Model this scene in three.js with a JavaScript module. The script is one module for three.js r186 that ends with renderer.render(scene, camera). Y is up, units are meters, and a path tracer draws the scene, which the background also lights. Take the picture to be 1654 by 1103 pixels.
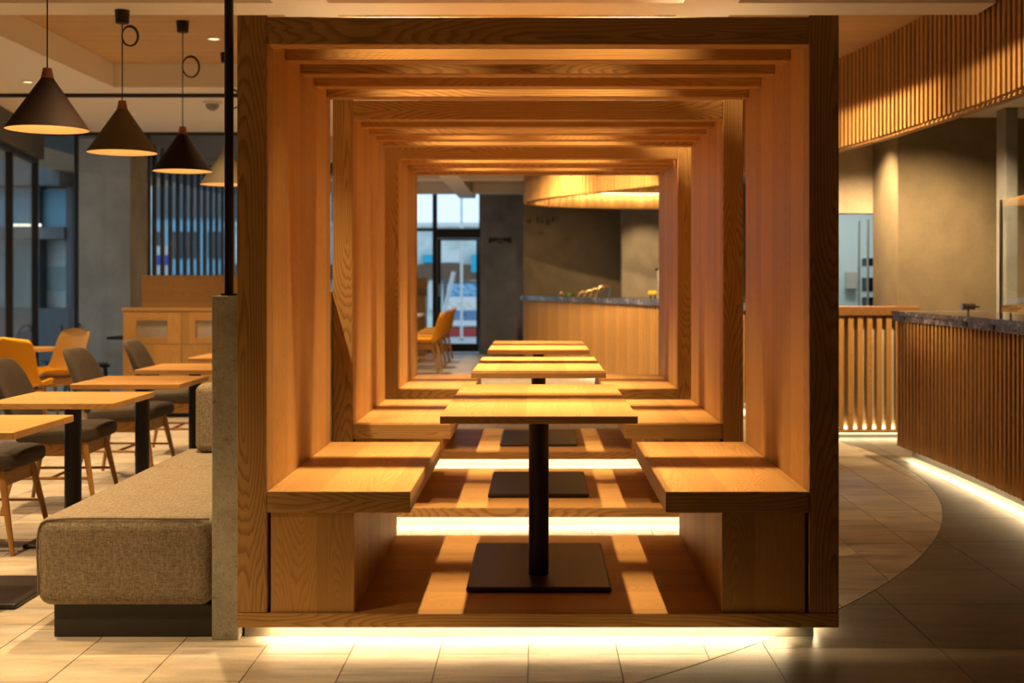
import * as THREE from 'three';
import { RoundedBoxGeometry } from 'three/addons/geometries/RoundedBoxGeometry.js';
import { mergeGeometries } from 'three/addons/utils/BufferGeometryUtils.js';
import { RectAreaLightUniformsLib } from 'three/addons/lights/RectAreaLightUniformsLib.js';

/* ------------------------------------------------------------------ camera, sky, exposure, large lights */
RectAreaLightUniformsLib.init();
const scene = new THREE.Scene();
const W = 1654, H = 1103, F = 2000, VX = 869, VY = 453;          // focal length in pixels, point straight ahead of the lens
const CAM_Y = 1.285;
const camera = new THREE.PerspectiveCamera(2 * Math.atan(H / 2 / F) * 180 / Math.PI, W / H, 0.05, 400);
camera.position.set(0, CAM_Y, 0);
camera.lookAt(0, CAM_Y, -10);
camera.setViewOffset(W, H, W / 2 - VX, H / 2 - VY, W, H);         // shifted lens, verticals stay upright
camera.focus = 4.9;
camera.userData.fStop = 2.8;
camera.updateProjectionMatrix();
const renderer = new THREE.WebGLRenderer({ antialias: true });
renderer.toneMapping = THREE.LinearToneMapping;
renderer.toneMappingExposure = 1.12;
renderer.shadowMap.enabled = true;
renderer.shadowMap.type = THREE.PCFSoftShadowMap;
scene.background = new THREE.Color().setRGB(0.86, 1.14, 1.40);     // even evening sky
const WARM = new THREE.Color().setRGB(1.0, 0.66, 0.32);
const AMBER = new THREE.Color().setRGB(1.0, 0.40, 0.085);           // the pendants' dimmed filament bulbs
const WARM_LED = new THREE.Color().setRGB(1.0, 0.74, 0.40);
const HS = 2.75, HP = 2.93;                                       // ceiling beams' underside, coffer panels

function spot(x, y, d, tx, ty, td, cd, angle, pen, radius = 1.5, color = WARM) {
  const s = new THREE.SpotLight(color, cd, 0, angle, pen, 2);
  s.position.set(x, y, -d); s.target.position.set(tx, ty, -td);
  s.castShadow = true; s.shadow.mapSize.set(1024, 1024); s.shadow.radius = radius;
  scene.add(s, s.target); return s;
}

/* ------------------------------------------------------------------ random, noise, textures */
function rng(seed) { let a = seed >>> 0; return () => { a = (a + 0x6D2B79F5) | 0; let t = Math.imul(a ^ (a >>> 15), 1 | a); t = (t + Math.imul(t ^ (t >>> 7), 61 | t)) ^ t; return ((t ^ (t >>> 14)) >>> 0) / 4294967296; }; }
const R = rng(4711);
const hash = (x, y, s) => { let h = Math.imul(x, 374761393) + Math.imul(y, 668265263) + Math.imul(s, 362437); h = Math.imul(h ^ (h >>> 13), 1274126177); return ((h ^ (h >>> 16)) >>> 0) / 4294967296; };
function vnoise(x, y, px, py, s) {                                 // value noise that repeats every px, py cells
  const x0 = Math.floor(x), y0 = Math.floor(y), fx = x - x0, fy = y - y0;
  const ux = fx * fx * (3 - 2 * fx), uy = fy * fy * (3 - 2 * fy), m = (a, n) => ((a % n) + n) % n;
  const a = hash(m(x0, px), m(y0, py), s), b = hash(m(x0 + 1, px), m(y0, py), s), c = hash(m(x0, px), m(y0 + 1, py), s), e = hash(m(x0 + 1, px), m(y0 + 1, py), s);
  return (a + (b - a) * ux) * (1 - uy) + (c + (e - c) * ux) * uy;
}
const fbm = (u, v, nx, ny, s, o = 4) => { let t = 0, a = 0.5, n = 0; for (let k = 0; k < o; k++) { t += a * vnoise(u * nx, v * ny, nx, ny, s + k * 17); n += a; a *= 0.5; nx *= 2; ny *= 2; } return t / n; };
const to8 = (c) => { c = Math.min(1, Math.max(0, c)); return Math.round(255 * (c <= 0.0031308 ? c * 12.92 : 1.055 * Math.pow(c, 1 / 2.4) - 0.055)); };
function makeTex(w, h, f, metresU, metresV, srgb = true) {         // f(u, v) -> [r, g, b] linear, or a number
  const data = new Uint8Array(w * h * 4);
  for (let j = 0; j < h; j++) for (let i = 0; i < w; i++) {
    const c = f((i + 0.5) / w, (j + 0.5) / h), k = (j * w + i) * 4;
    if (typeof c === 'number') data[k] = data[k + 1] = data[k + 2] = Math.round(255 * Math.min(1, Math.max(0, c)));
    else { data[k] = to8(c[0]); data[k + 1] = to8(c[1]); data[k + 2] = to8(c[2]); }
    data[k + 3] = 255;
  }
  const t = new THREE.DataTexture(data, w, h, THREE.RGBAFormat);
  t.wrapS = t.wrapT = THREE.RepeatWrapping; t.magFilter = THREE.LinearFilter; t.minFilter = THREE.LinearMipmapLinearFilter; t.generateMipmaps = true;
  if (srgb) t.colorSpace = THREE.SRGBColorSpace;
  t.repeat.set(1 / metresU, 1 / metresV); t.needsUpdate = true; return t;
}
const mixc = (a, b, t) => [a[0] + (b[0] - a[0]) * t, a[1] + (b[1] - a[1]) * t, a[2] + (b[2] - a[2]) * t];
const sst = (a, b, x) => { const t = Math.min(1, Math.max(0, (x - a) / (b - a))); return t * t * (3 - 2 * t); };

function woodTex(seed, boards, width, length, light, dark, contrast, toneSpread, cathedral) {   // u across the grain, v along it
  const r = rng(seed), B = [];
  for (let k = 0; k < boards; k++) B.push({ tone: 1 + (r() - 0.5) * toneSpread, xc: (r() - 0.5) * 0.5 * cathedral, h: 0.012 + 0.05 * r() * (cathedral ? 1 : 3), ph: r() * 6.28, ph2: r() * 6.28, ring: (cathedral > 0.9 ? 0.0085 : 0.006) + 0.004 * r(), s: Math.floor(r() * 9999), off: cathedral ? 0 : (r() < 0.5 ? -1 : 1) * (0.05 + 0.1 * r()) });
  const bw = width / boards;
  return makeTex(768, 2048, (u, v) => {
    const bi = Math.min(boards - 1, Math.floor(u * boards)), b = B[bi], xb = (u * boards - bi - 0.5) * bw, y2 = 2 * Math.PI * v;
    const wob = fbm(u, v, 3 * boards, 6, seed + 5 + b.s, 3) - 0.5;
    const hh = b.h + 0.045 * Math.sin(y2 + b.ph) * (cathedral ? 1 : 0.25) + 0.02 * Math.sin(2 * y2 + b.ph2) + 0.028 * wob;
    const x = xb - b.xc * bw - b.off + 0.006 * (vnoise(u * boards * 2, v * 14, boards * 2, 14, b.s) - 0.5);
    const rad = Math.sqrt(x * x + hh * hh);
    let p = rad / b.ring + 0.5 * wob; p -= Math.floor(p);
    const line = sst(0.35, 0.86, p) * (1 - sst(0.9, 1, p));
    const pores = vnoise(u * 420, v * 48, 420, 48, seed + 9), fine = vnoise(u * 190, v * 9, 190, 9, seed + 3), broad = fbm(u, v, 4 * boards, 4, seed + 21, 3);
    const k = contrast * (0.62 * line + 0.28 * sst(0.55, 0.95, pores) * (0.4 + line) + 0.28 * (fine - 0.5) + 0.35 * (broad - 0.5));
    const c = mixc(light, dark, Math.min(1, Math.max(0, k + 0.1)));
    return [c[0] * b.tone, c[1] * b.tone, c[2] * b.tone];
  }, width, length);
}
const T = {};
T.ash = woodTex(11, 2, 0.30, 2.2, [0.47, 0.275, 0.098], [0.20, 0.095, 0.026], 0.80, 0.14, 1);
T.boards = woodTex(23, 5, 0.62, 2.2, [0.50, 0.285, 0.095], [0.27, 0.125, 0.033], 0.50, 0.24, 0.55);
T.plank = woodTex(37, 4, 0.60, 2.2, [0.60, 0.42, 0.24], [0.42, 0.27, 0.14], 0.45, 0.10, 0.3);
T.bumpWood = makeTex(512, 512, (u, v) => 0.5 + 0.5 * (vnoise(u * 250, v * 16, 250, 16, 5) - 0.5) + 0.4 * (vnoise(u * 80, v * 5, 80, 5, 8) - 0.5), 0.35, 0.8, false);
T.fabric = makeTex(512, 512, (u, v) => {
  const wx = Math.abs(Math.sin(u * Math.PI * 128)), wy = Math.abs(Math.sin(v * Math.PI * 128)), over = (Math.floor(u * 128) + Math.floor(v * 128)) % 2;
  const th = over ? vnoise(u * 128, v * 22, 128, 22, 3) : vnoise(u * 22, v * 128, 22, 128, 4);
  const sl = 0.5 * vnoise(u * 64, v * 256, 64, 256, 6) + 0.5 * vnoise(u * 256, v * 40, 256, 40, 7);
  const k = 0.22 + 1.0 * th * (0.55 + 0.45 * (over ? wx : wy)) * (0.45 + 0.9 * sl);
  return [0.40 * k, 0.325 * k, 0.225 * k];
}, 0.26, 0.26);
T.fabricBump = makeTex(512, 512, (u, v) => { const over = (Math.floor(u * 128) + Math.floor(v * 128)) % 2; return 0.5 * Math.abs(Math.sin((over ? u : v) * Math.PI * 128)) + 0.5 * vnoise(u * 128, v * 128, 128, 128, 2); }, 0.26, 0.26, false);
T.chairCloth = makeTex(256, 256, (u, v) => { const k = 0.6 + 0.5 * vnoise(u * 90, v * 90, 90, 90, 1) + 0.3 * (fbm(u, v, 6, 6, 4, 3) - 0.5); return [0.070 * k, 0.053 * k, 0.039 * k]; }, 0.2, 0.2);
T.tile = makeTex(1024, 1024, (u, v) => {
  const a = fbm(u, v, 4, 9, 61, 5), b = fbm(u, v, 10, 60, 71, 4), c = vnoise(u * 300, v * 340, 300, 340, 2), st = fbm(u + 0.13 * a, v, 3, 16, 88, 4);
  const k = 0.80 + 0.62 * (a - 0.5) + 0.42 * (b - 0.5) + 0.10 * (c - 0.5), w = 0.6 * (st - 0.5);
  return [0.56 * k * (1 + 0.25 * w), 0.49 * k, 0.385 * k * (1 - 0.6 * w)];
}, 1.4, 1.4);
T.darkTile = makeTex(1024, 1024, (u, v) => {
  const a = fbm(u, v, 5, 12, 161, 5), b = fbm(u, v, 8, 90, 171, 4), c = vnoise(u * 320, v * 320, 320, 320, 2);
  const k = 0.8 + 0.45 * (a - 0.5) + 0.4 * (b - 0.5) + 0.2 * (c - 0.5);
  return [0.165 * k, 0.148 * k, 0.12 * k];
}, 1.8, 1.8);
T.concrete = makeTex(768, 768, (u, v) => {
  const a = fbm(u, v, 5, 5, 211, 5), b = vnoise(u * 180, v * 180, 180, 180, 8), p = sst(0.80, 0.93, vnoise(u * 110, v * 110, 110, 110, 18)), q = fbm(u, v, 24, 24, 251, 3);
  const k = 0.78 + 0.4 * (a - 0.5) + 0.22 * (b - 0.5) + 0.3 * (q - 0.5) - 0.25 * p;
  return [0.48 * k, 0.465 * k, 0.38 * k];
}, 0.7, 0.7);
T.plaster = makeTex(768, 768, (u, v) => {
  const a = fbm(u, v, 4, 4, 311, 5), b = fbm(u, v, 14, 11, 341, 4), c = vnoise(u * 200, v * 200, 200, 200, 5);
  const k = 0.82 + 0.55 * (a - 0.5) + 0.35 * (b - 0.5) + 0.08 * (c - 0.5);
  return [k, k, k];
}, 2.6, 2.6);
T.stone = makeTex(512, 512, (u, v) => {
  const a = fbm(u, v, 6, 6, 411, 5), w = fbm(u + 0.3 * a, v + 0.2 * a, 8, 5, 421, 4), vein = 1 - sst(0.0, 0.06, Math.abs(w - 0.5));
  const k = 0.5 + 0.8 * (a - 0.4);
  return [0.12 * k + 0.18 * vein, 0.105 * k + 0.16 * vein, 0.10 * k + 0.16 * vein];
}, 0.9, 0.9);

/* ------------------------------------------------------------------ materials */
const rgb = (r, g, b) => new THREE.Color().setRGB(r, g, b);
const std = (o) => new THREE.MeshPhysicalMaterial({ roughness: 0.6, metalness: 0, ...o });
const M = {
  post: std({ map: T.ash, bumpMap: T.bumpWood, bumpScale: 0.0003, roughness: 0.5, specularIntensity: 0.5 }),
  wood: std({ map: T.boards, bumpMap: T.bumpWood, bumpScale: 0.0002, roughness: 0.48, specularIntensity: 0.5 }),
  plank: std({ map: T.plank, roughness: 0.6, specularIntensity: 0.4 }),
  chairWood: std({ map: T.ash, color: rgb(0.95, 0.82, 0.62), roughness: 0.5 }),
  fabric: std({ map: T.fabric, bumpMap: T.fabricBump, bumpScale: 0.0012, roughness: 0.95, sheen: 0.25, sheenRoughness: 0.6, sheenColor: rgb(0.5, 0.45, 0.38) }),
  cloth: std({ map: T.chairCloth, roughness: 0.95, sheen: 0.3, sheenRoughness: 0.6, sheenColor: rgb(0.14, 0.11, 0.09) }),
  orange: std({ color: rgb(0.72, 0.32, 0.006), roughness: 0.5, specularIntensity: 0.4 }),
  concrete: std({ map: T.concrete, bumpMap: T.concrete, bumpScale: 0.0008, roughness: 0.85 }),
  olive: std({ map: T.plaster, color: rgb(0.24, 0.195, 0.125), roughness: 0.8 }),
  sand: std({ map: T.plaster, color: rgb(0.46, 0.40, 0.31), roughness: 0.8 }),
  greyWall: std({ map: T.plaster, color: rgb(0.34, 0.36, 0.37), roughness: 0.8 }),
  ceiling: std({ color: rgb(0.82, 0.79, 0.73), roughness: 0.9 }),
  wallPale: std({ map: T.plaster, color: rgb(0.68, 0.64, 0.54), roughness: 0.9 }),
  grout: std({ color: rgb(0.26, 0.22, 0.165), roughness: 0.95 }),
  tile: std({ map: T.tile, roughness: 0.45, specularIntensity: 0.4 }),
  darkTile: std({ map: T.darkTile, roughness: 0.42, specularIntensity: 0.6 }),
  kick: std({ color: rgb(0.30, 0.27, 0.22), roughness: 0.45, metalness: 0.7 }),
  gateTop: std({ map: T.boards, color: rgb(0.5, 0.42, 0.36), roughness: 0.5 }),
  black: std({ color: rgb(0.012, 0.011, 0.010), roughness: 0.42, specularIntensity: 0.6 }),
  base: std({ color: rgb(0.030, 0.026, 0.023), roughness: 0.36, specularIntensity: 0.7 }),
  plinth: std({ color: rgb(0.028, 0.024, 0.020), roughness: 0.6 }),
  frame: std({ color: rgb(0.012, 0.013, 0.014), roughness: 0.45 }),
  steel: std({ color: rgb(0.62, 0.58, 0.52), roughness: 0.38, metalness: 1 }),
  chrome: std({ color: rgb(0.8, 0.8, 0.8), roughness: 0.12, metalness: 1 }),
  brass: std({ color: rgb(0.85, 0.62, 0.3), roughness: 0.2, metalness: 1 }),
  stone: std({ map: T.stone, roughness: 0.18, specularIntensity: 0.8 }),
  glass: std({ color: rgb(0.96, 0.98, 0.98), roughness: 0, transmission: 1, thickness: 0, ior: 1.5 }),
  tintGlass: std({ color: rgb(0.80, 0.90, 0.93), roughness: 0, transmission: 1, thickness: 0, ior: 1.5 }),
  shadeDark: std({ color: rgb(0.016, 0.008, 0.005), roughness: 0.75, specularIntensity: 0.25 }),
  shadeOlive: std({ color: rgb(0.085, 0.068, 0.040), roughness: 0.7, specularIntensity: 0.3 }),
  shadeInner: std({ color: rgb(0.72, 0.68, 0.60), roughness: 0.6, side: THREE.DoubleSide }),
  collar: std({ map: T.ash, color: rgb(0.55, 0.30, 0.20), roughness: 0.5 }),
  white: std({ color: rgb(0.75, 0.76, 0.74), roughness: 0.6 }),
  kitchen: std({ color: rgb(0.72, 0.78, 0.78), roughness: 0.5 }),
  tableWhite: std({ color: rgb(0.62, 0.55, 0.47), roughness: 0.5 }),
  led: new THREE.MeshStandardMaterial({ color: 0x000000, emissive: WARM_LED, emissiveIntensity: 5 }),
  bulb: new THREE.MeshStandardMaterial({ color: 0x000000, emissive: AMBER, emissiveIntensity: 3 }),
  lens: new THREE.MeshStandardMaterial({ color: 0x000000, emissive: WARM, emissiveIntensity: 4 }),
  tube: new THREE.MeshStandardMaterial({ color: 0x000000, emissive: rgb(1, 0.95, 0.75), emissiveIntensity: 2.2 }),
  asphalt: std({ color: rgb(0.34, 0.37, 0.40), roughness: 0.9 }),
  facade: std({ map: T.plaster, color: rgb(0.86, 0.93, 0.90), roughness: 0.8 }),
  facadeDark: std({ color: rgb(0.10, 0.11, 0.12), roughness: 0.7 }),
  blueWall: std({ color: rgb(0.16, 0.36, 0.50), roughness: 0.6 }),
  fin: std({ color: rgb(0.030, 0.034, 0.038), roughness: 0.5 }),
  cyan: std({ color: rgb(0.03, 0.42, 0.62), roughness: 0.6 }),
  brown: std({ color: rgb(0.16, 0.09, 0.05), roughness: 0.8 }),
  red: std({ color: rgb(0.5, 0.04, 0.05), roughness: 0.6 }),
  leaf: std({ color: rgb(0.05, 0.11, 0.04), roughness: 0.7 }),
  lime: std({ color: rgb(0.12, 0.42, 0.03), roughness: 0.5 }),
  yellow: std({ color: rgb(0.85, 0.55, 0.05), roughness: 0.5 }),
};

/* ------------------------------------------------------------------ building helpers */
const taken = {};
const numbered = (n) => { taken[n] = (taken[n] ?? -1) + 1; return taken[n] ? `${n}_${String(taken[n]).padStart(3, '0')}` : n; };
function tag(o, label, category, group, kind) { if (label) o.userData.label = label; if (category) o.userData.category = category; if (group) o.userData.group = group; if (kind) o.userData.kind = kind; return o; }
function thing(name, label, category, base = [0, 0, 0], group, turn = 0) { const o = new THREE.Group(); o.name = numbered(name); scene.add(o); o.position.set(base[0], base[1], -base[2]); o.rotation.y = turn; return tag(o, label, category, group); }
function part(name, geo, mat, parent) { const m = new THREE.Mesh(geo, mat); m.name = name; parent.add(m); return m; }
function wpart(name, geo, mat, parent) {                           // geometry given in world coordinates, parent stands at its base
  const m = part(name, geo, mat, parent); if (parent.isGroup && parent.parent === scene) m.position.copy(parent.position).negate(); return m;
}
function solo(name, geo, mat, label, category, group, kind) { const m = new THREE.Mesh(geo, mat); m.name = numbered(name); scene.add(m); return tag(m, label, category, group, kind); }
const struct = (name, geo, mat, label, category) => solo(name, geo, mat, label, category, null, 'structure');
function dup(o, base, turn, label) { const c = o.clone(); c.name = numbered(o.name.replace(/_\d{3}$/, '')); c.position.set(base[0], base[1], -base[2]); c.rotation.set(0, turn, 0); c.userData = { ...o.userData }; if (label) c.userData.label = label; scene.add(c); return c; }

// polygons -> flat-shaded geometry with uv in metres; grain: 0 x, 1 y, 2 z runs along v
function polyGeo(polys, grain = 0, ou = R() * 3, ov = R() * 3) {
  const pos = [], nor = [], uv = [];
  const a = new THREE.Vector3(), b = new THREE.Vector3(), n = new THREE.Vector3();
  for (const p of polys) {
    a.subVectors(p[1], p[0]); b.subVectors(p[2], p[0]); n.crossVectors(a, b).normalize();
    const ax = [Math.abs(n.x), Math.abs(n.y), Math.abs(n.z)], k = ax.indexOf(Math.max(...ax));
    const along = k === grain ? (grain + 1) % 3 : grain, across = [0, 1, 2].find((q) => q !== k && q !== along);
    for (let i = 1; i < p.length - 1; i++) for (const q of [p[0], p[i], p[i + 1]]) {
      pos.push(q.x, q.y, q.z); nor.push(n.x, n.y, n.z); uv.push(q.getComponent(across) + ou, q.getComponent(along) + ov);
    }
  }
  const g = new THREE.BufferGeometry();
  g.setAttribute('position', new THREE.Float32BufferAttribute(pos, 3)); g.setAttribute('normal', new THREE.Float32BufferAttribute(nor, 3)); g.setAttribute('uv', new THREE.Float32BufferAttribute(uv, 2));
  return g;
}
function bx(x0, x1, y0, y1, d0, d1, bev = 0.002, grain = 0) {       // chamfered box between x, y and depths d (z = -d)
  const c = new THREE.Vector3((x0 + x1) / 2, (y0 + y1) / 2, -(d0 + d1) / 2), h = [Math.abs(x1 - x0) / 2, Math.abs(y1 - y0) / 2, Math.abs(d1 - d0) / 2];
  const e = Math.min(bev, ...h.map((v) => v * 0.45));
  const P = (s, k) => new THREE.Vector3(...[0, 1, 2].map((i) => s[i] * (i === k || e === 0 ? h[i] : h[i] - e)));
  const polys = [];
  const put = (list) => {
    const ctr = list.reduce((t, v) => t.add(v), new THREE.Vector3()).divideScalar(list.length);
    const n = new THREE.Vector3().subVectors(list[1], list[0]).cross(new THREE.Vector3().subVectors(list[2], list[0]));
    if (n.dot(ctr) < 0) list.reverse();
    polys.push(list.map((v) => v.clone().add(c)));
  };
  const S = [-1, 1];
  for (let k = 0; k < 3; k++) for (const s of S) {
    const [i, j] = [0, 1, 2].filter((q) => q !== k);
    put([[-1, -1], [1, -1], [1, 1], [-1, 1]].map(([a, b]) => { const v = [0, 0, 0]; v[k] = s; v[i] = a; v[j] = b; return P(v, k); }));
  }
  if (e > 0) {
    for (let k = 0; k < 3; k++) { const [i, j] = [0, 1, 2].filter((q) => q !== k); for (const a of S) for (const b of S) { const v = (t) => { const o = [0, 0, 0]; o[k] = t; o[i] = a; o[j] = b; return o; }; put([P(v(-1), i), P(v(1), i), P(v(1), j), P(v(-1), j)]); } }
    for (const a of S) for (const b of S) for (const t of S) put([P([a, b, t], 0), P([a, b, t], 1), P([a, b, t], 2)]);
  }
  return polyGeo(polys, grain);
}
function triUV(geo, grain = 1) {                                    // keeps smooth normals, uv in metres from the facing plane
  const g = geo.index ? geo.toNonIndexed() : geo, p = g.attributes.position, uv = [], ou = R() * 3, ov = R() * 3;
  const A = new THREE.Vector3(), B = new THREE.Vector3(), C = new THREE.Vector3();
  for (let i = 0; i < p.count; i += 3) {
    A.fromBufferAttribute(p, i); B.fromBufferAttribute(p, i + 1).sub(A); C.fromBufferAttribute(p, i + 2).sub(A); B.cross(C);
    const ax = [Math.abs(B.x), Math.abs(B.y), Math.abs(B.z)], k = ax.indexOf(Math.max(...ax)), along = k === grain ? (grain + 1) % 3 : grain, across = [0, 1, 2].find((q) => q !== k && q !== along);
    for (let j = 0; j < 3; j++) { A.fromBufferAttribute(p, i + j); uv.push(A.getComponent(across) + ou, A.getComponent(along) + ov); }
  }
  g.setAttribute('uv', new THREE.Float32BufferAttribute(uv, 2)); return g;
}
const rbox = (x0, x1, y0, y1, d0, d1, r, seg = 4, grain = 1) => triUV(new RoundedBoxGeometry(x1 - x0, y1 - y0, d1 - d0, seg, r).translate((x0 + x1) / 2, (y0 + y1) / 2, -(d0 + d1) / 2), grain);
function rod(a, b, r0, r1 = r0, seg = 14) {                         // tapered round bar between two points [x, y, d]
  const A = new THREE.Vector3(a[0], a[1], -a[2]), B = new THREE.Vector3(b[0], b[1], -b[2]), L = A.distanceTo(B);
  const g = new THREE.CylinderGeometry(r1, r0, L, seg); 
  const uv = g.attributes.uv; for (let i = 0; i < uv.count; i++) uv.setXY(i, uv.getX(i) * 0.12, uv.getY(i) * L);
  g.applyQuaternion(new THREE.Quaternion().setFromUnitVectors(new THREE.Vector3(0, 1, 0), B.clone().sub(A).normalize())); g.translate((A.x + B.x) / 2, (A.y + B.y) / 2, (A.z + B.z) / 2); return g;
}
const tubeAlong = (pts, r, seg = 24, closed = false) => new THREE.TubeGeometry(new THREE.CatmullRomCurve3(pts.map((p) => new THREE.Vector3(p[0], p[1], -p[2])), closed), seg, r, 8, closed);
const join = (list) => mergeGeometries(list.map((g) => { const h = g.index ? g.toNonIndexed() : g; for (const k of Object.keys(h.attributes)) if (!['position', 'normal', 'uv'].includes(k)) h.deleteAttribute(k); return h; }));

/* ------------------------------------------------------------------ floor: cream tiles inside a circle, dark tiles outside */
const ARC = { x: -3.717, d: 8.722, r: 6.244 };
const floorG = new THREE.Group(); floorG.name = 'floor'; scene.add(floorG);
tag(floorG, 'cream and dark stone tile floor divided by a wide curve', 'floor', null, 'structure');
part('grout_bed', bx(-7.4, 7.2, -0.2, -0.0035, -3.2, 22.1, 0), M.grout, floorG);
function clipTile(x0, x1, d0, d1, keepIn) {                          // outline of a tile cut by the circle
  const pts = [], n = 12, inside = (p) => Math.hypot(p[0] - ARC.x, p[1] - ARC.d) < ARC.r - (keepIn ? 0.003 : -0.003);
  const c = [[x0, d0], [x1, d0], [x1, d1], [x0, d1]];
  if (c.every((p) => inside(p) === keepIn) && !(!keepIn && false)) return c;
  for (let k = 0; k < 4; k++) for (let i = 0; i < n; i++) pts.push([c[k][0] + (c[(k + 1) % 4][0] - c[k][0]) * i / n, c[k][1] + (c[(k + 1) % 4][1] - c[k][1]) * i / n]);
  const out = [], rr = ARC.r - (keepIn ? 0.003 : -0.003), ang = (p) => Math.atan2(p[1] - ARC.d, p[0] - ARC.x);
  let exit = null, first = null;
  const cross = (p, q) => { let a = 0, b = 1; for (let i = 0; i < 24; i++) { const m = (a + b) / 2, s = [p[0] + (q[0] - p[0]) * m, p[1] + (q[1] - p[1]) * m]; if (inside(s) === inside(p)) a = m; else b = m; } return [p[0] + (q[0] - p[0]) * a, p[1] + (q[1] - p[1]) * a]; };
  const bridge = (p, q) => { const a = ang(p), b = ang(q); for (let i = 1; i < 8; i++) { const t = a + (b - a) * i / 8; out.push([ARC.x + rr * Math.cos(t), ARC.d + rr * Math.sin(t)]); } };
  let start = pts.findIndex((p, i) => inside(p) !== keepIn && inside(pts[(i + 1) % pts.length]) === keepIn);
  if (start < 0) return null;
  for (let i = 0; i < pts.length; i++) {
    const p = pts[(start + i) % pts.length], q = pts[(start + i + 1) % pts.length];
    if (inside(p) === keepIn) { const r = out[out.length - 1]; if (!r || Math.hypot(p[0] - r[0], p[1] - r[1]) > 1e-4) { const corner = c.some((s) => Math.hypot(s[0] - p[0], s[1] - p[1]) < 1e-9); if (corner) out.push(p); } }
    if (inside(p) !== inside(q)) { const s = cross(p, q); if (inside(q) === keepIn) { if (exit) bridge(exit, s); else first = s; out.push(s); } else { exit = s; out.push(s); } }
  }
  if (exit && first) bridge(exit, first);
  return out.length > 2 ? out : null;
}
function tileGeo(outline) {
  const area = outline.reduce((t, p, i) => { const q = outline[(i + 1) % outline.length]; return t + p[0] * q[1] - q[0] * p[1]; }, 0);
  if (Math.abs(area) < 2e-4) return null;
  const o = area > 0 ? outline : outline.slice().reverse();            // x, d counter-clockwise; seen from above that faces up
  const sh = new THREE.Shape(o.map((p) => new THREE.Vector2(p[0], p[1])));
  const g = new THREE.ExtrudeGeometry(sh, { depth: 0.012, bevelEnabled: false, steps: 1 });
  g.rotateX(-Math.PI / 2); g.translate(0, -0.012, 0);
  const p = g.attributes.position, uv = [], ou = R() * 2, ov = R() * 2; for (let i = 0; i < p.count; i++) uv.push(p.getX(i) + ou, p.getZ(i) + ov);
  g.setAttribute('uv', new THREE.Float32BufferAttribute(uv, 2)); return g;
}
{
  const inBooth = (x0, x1, d0, d1) => [[4.55, 5.62], [6.6, 7.66], [8.7, 9.75]].some(([a, b]) => x0 > -1.0 && x1 < 0.95 && d0 > a && d1 < b);
  const seen = (x, d) => { const px = VX + x * F / d, py = VY + CAM_Y * F / d; return d > 3.6 && px > -60 && px < W + 60 && py < H + 90; };
  const beige = [], dark = [], g2 = 0.002, PX = 0.3075, PZ = 0.595, DS = 4.327 + 15 * 0.59;
  for (let i = -24; i < 23; i++) for (let j = -14; j < 32; j++) {
    const x0 = -0.033 + i * PX, d0 = 4.262 + (j + (((i % 2) + 2) % 2 ? 0 : 0.5)) * PZ;
    if (d0 < -3 || d0 + PZ > 22.1 || x0 < -7.3) continue;
    const put = (o) => { const g = o && tileGeo(o); if (g) beige.push({ g, x: x0 + PX / 2, d: d0 + PZ / 2, hid: inBooth(x0, x0 + PX, d0, d0 + PZ) }); };
    if (d0 < DS) put(clipTile(x0 + g2, x0 + PX - g2, d0 + g2, Math.min(DS, d0 + PZ) - g2, true));
    const xe = Math.min(x0 + PX, 0.795);                               // past the circle the cream tiles go on to the far door
    if (d0 + PZ > DS && xe > x0 + 0.02) { const da = Math.max(d0, DS) + g2, db = d0 + PZ - g2; if (db > da + 0.01) put([[x0 + g2, da], [xe - g2, da], [xe - g2, db], [x0 + g2, db]]); }
  }
  const DP = 0.605;
  for (let i = -8; i < 11; i++) for (let j = -12; j < 29; j++) {
    const x0 = 0.795 + i * DP, d0 = 4.327 + j * 0.59;
    if ((x0 < 0.79 && d0 > DS - 0.01) || x0 < -6.9 || x0 + DP > 7.2 || d0 < -3.1 || d0 + 0.59 > 22.1) continue;
    const o = clipTile(x0 + 0.002, x0 + DP - 0.002, d0 + 0.002, d0 + 0.588, false); if (!o) continue;
    const g = tileGeo(o); if (g) dark.push({ g, x: x0 + DP / 2, d: d0 + 0.295, hid: false });
  }
  for (const [list, mat, name, most] of [[beige, M.tile, 'tile', 290], [dark, M.darkTile, 'dark_tile', 120]]) {
    const vis = list.filter((t) => !t.hid && seen(t.x, t.d)).sort((a, b) => a.d - b.d), top = new Set(vis.slice(0, most));
    for (const t of top) part(name, t.g, mat, floorG);
    const rest = list.filter((t) => !top.has(t)).map((t) => t.g);
    part(`${name}_field`, mergeGeometries(rest), mat, floorG).userData.kind = 'stuff';
  }
}

const curve = (pts) => new THREE.CatmullRomCurve3(pts.map(([x, d]) => new THREE.Vector3(x, 0, -d)), false, 'centripetal');
// plan of the slatted bulkhead above the bar; the ceiling beams stop at it
const cBulk = curve([[2.30, 4.6], [2.42, 5.8], [2.44, 6.5], [2.385, 7.6], [2.22, 9.13], [1.80, 10.9], [1.24, 12.67], [0.638, 13.73], [0.1, 14.7], [-0.15, 15.4], [-0.19, 15.84], [-0.08, 16.25], [0.3, 16.62], [1.134, 16.93], [2.4, 17.0]]);
const bulkX = (d) => { for (let i = 0; i <= 400; i++) { const p = cBulk.getPointAt(i / 400); if (-p.z >= d) return p.x; } return 3.03; };
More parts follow.
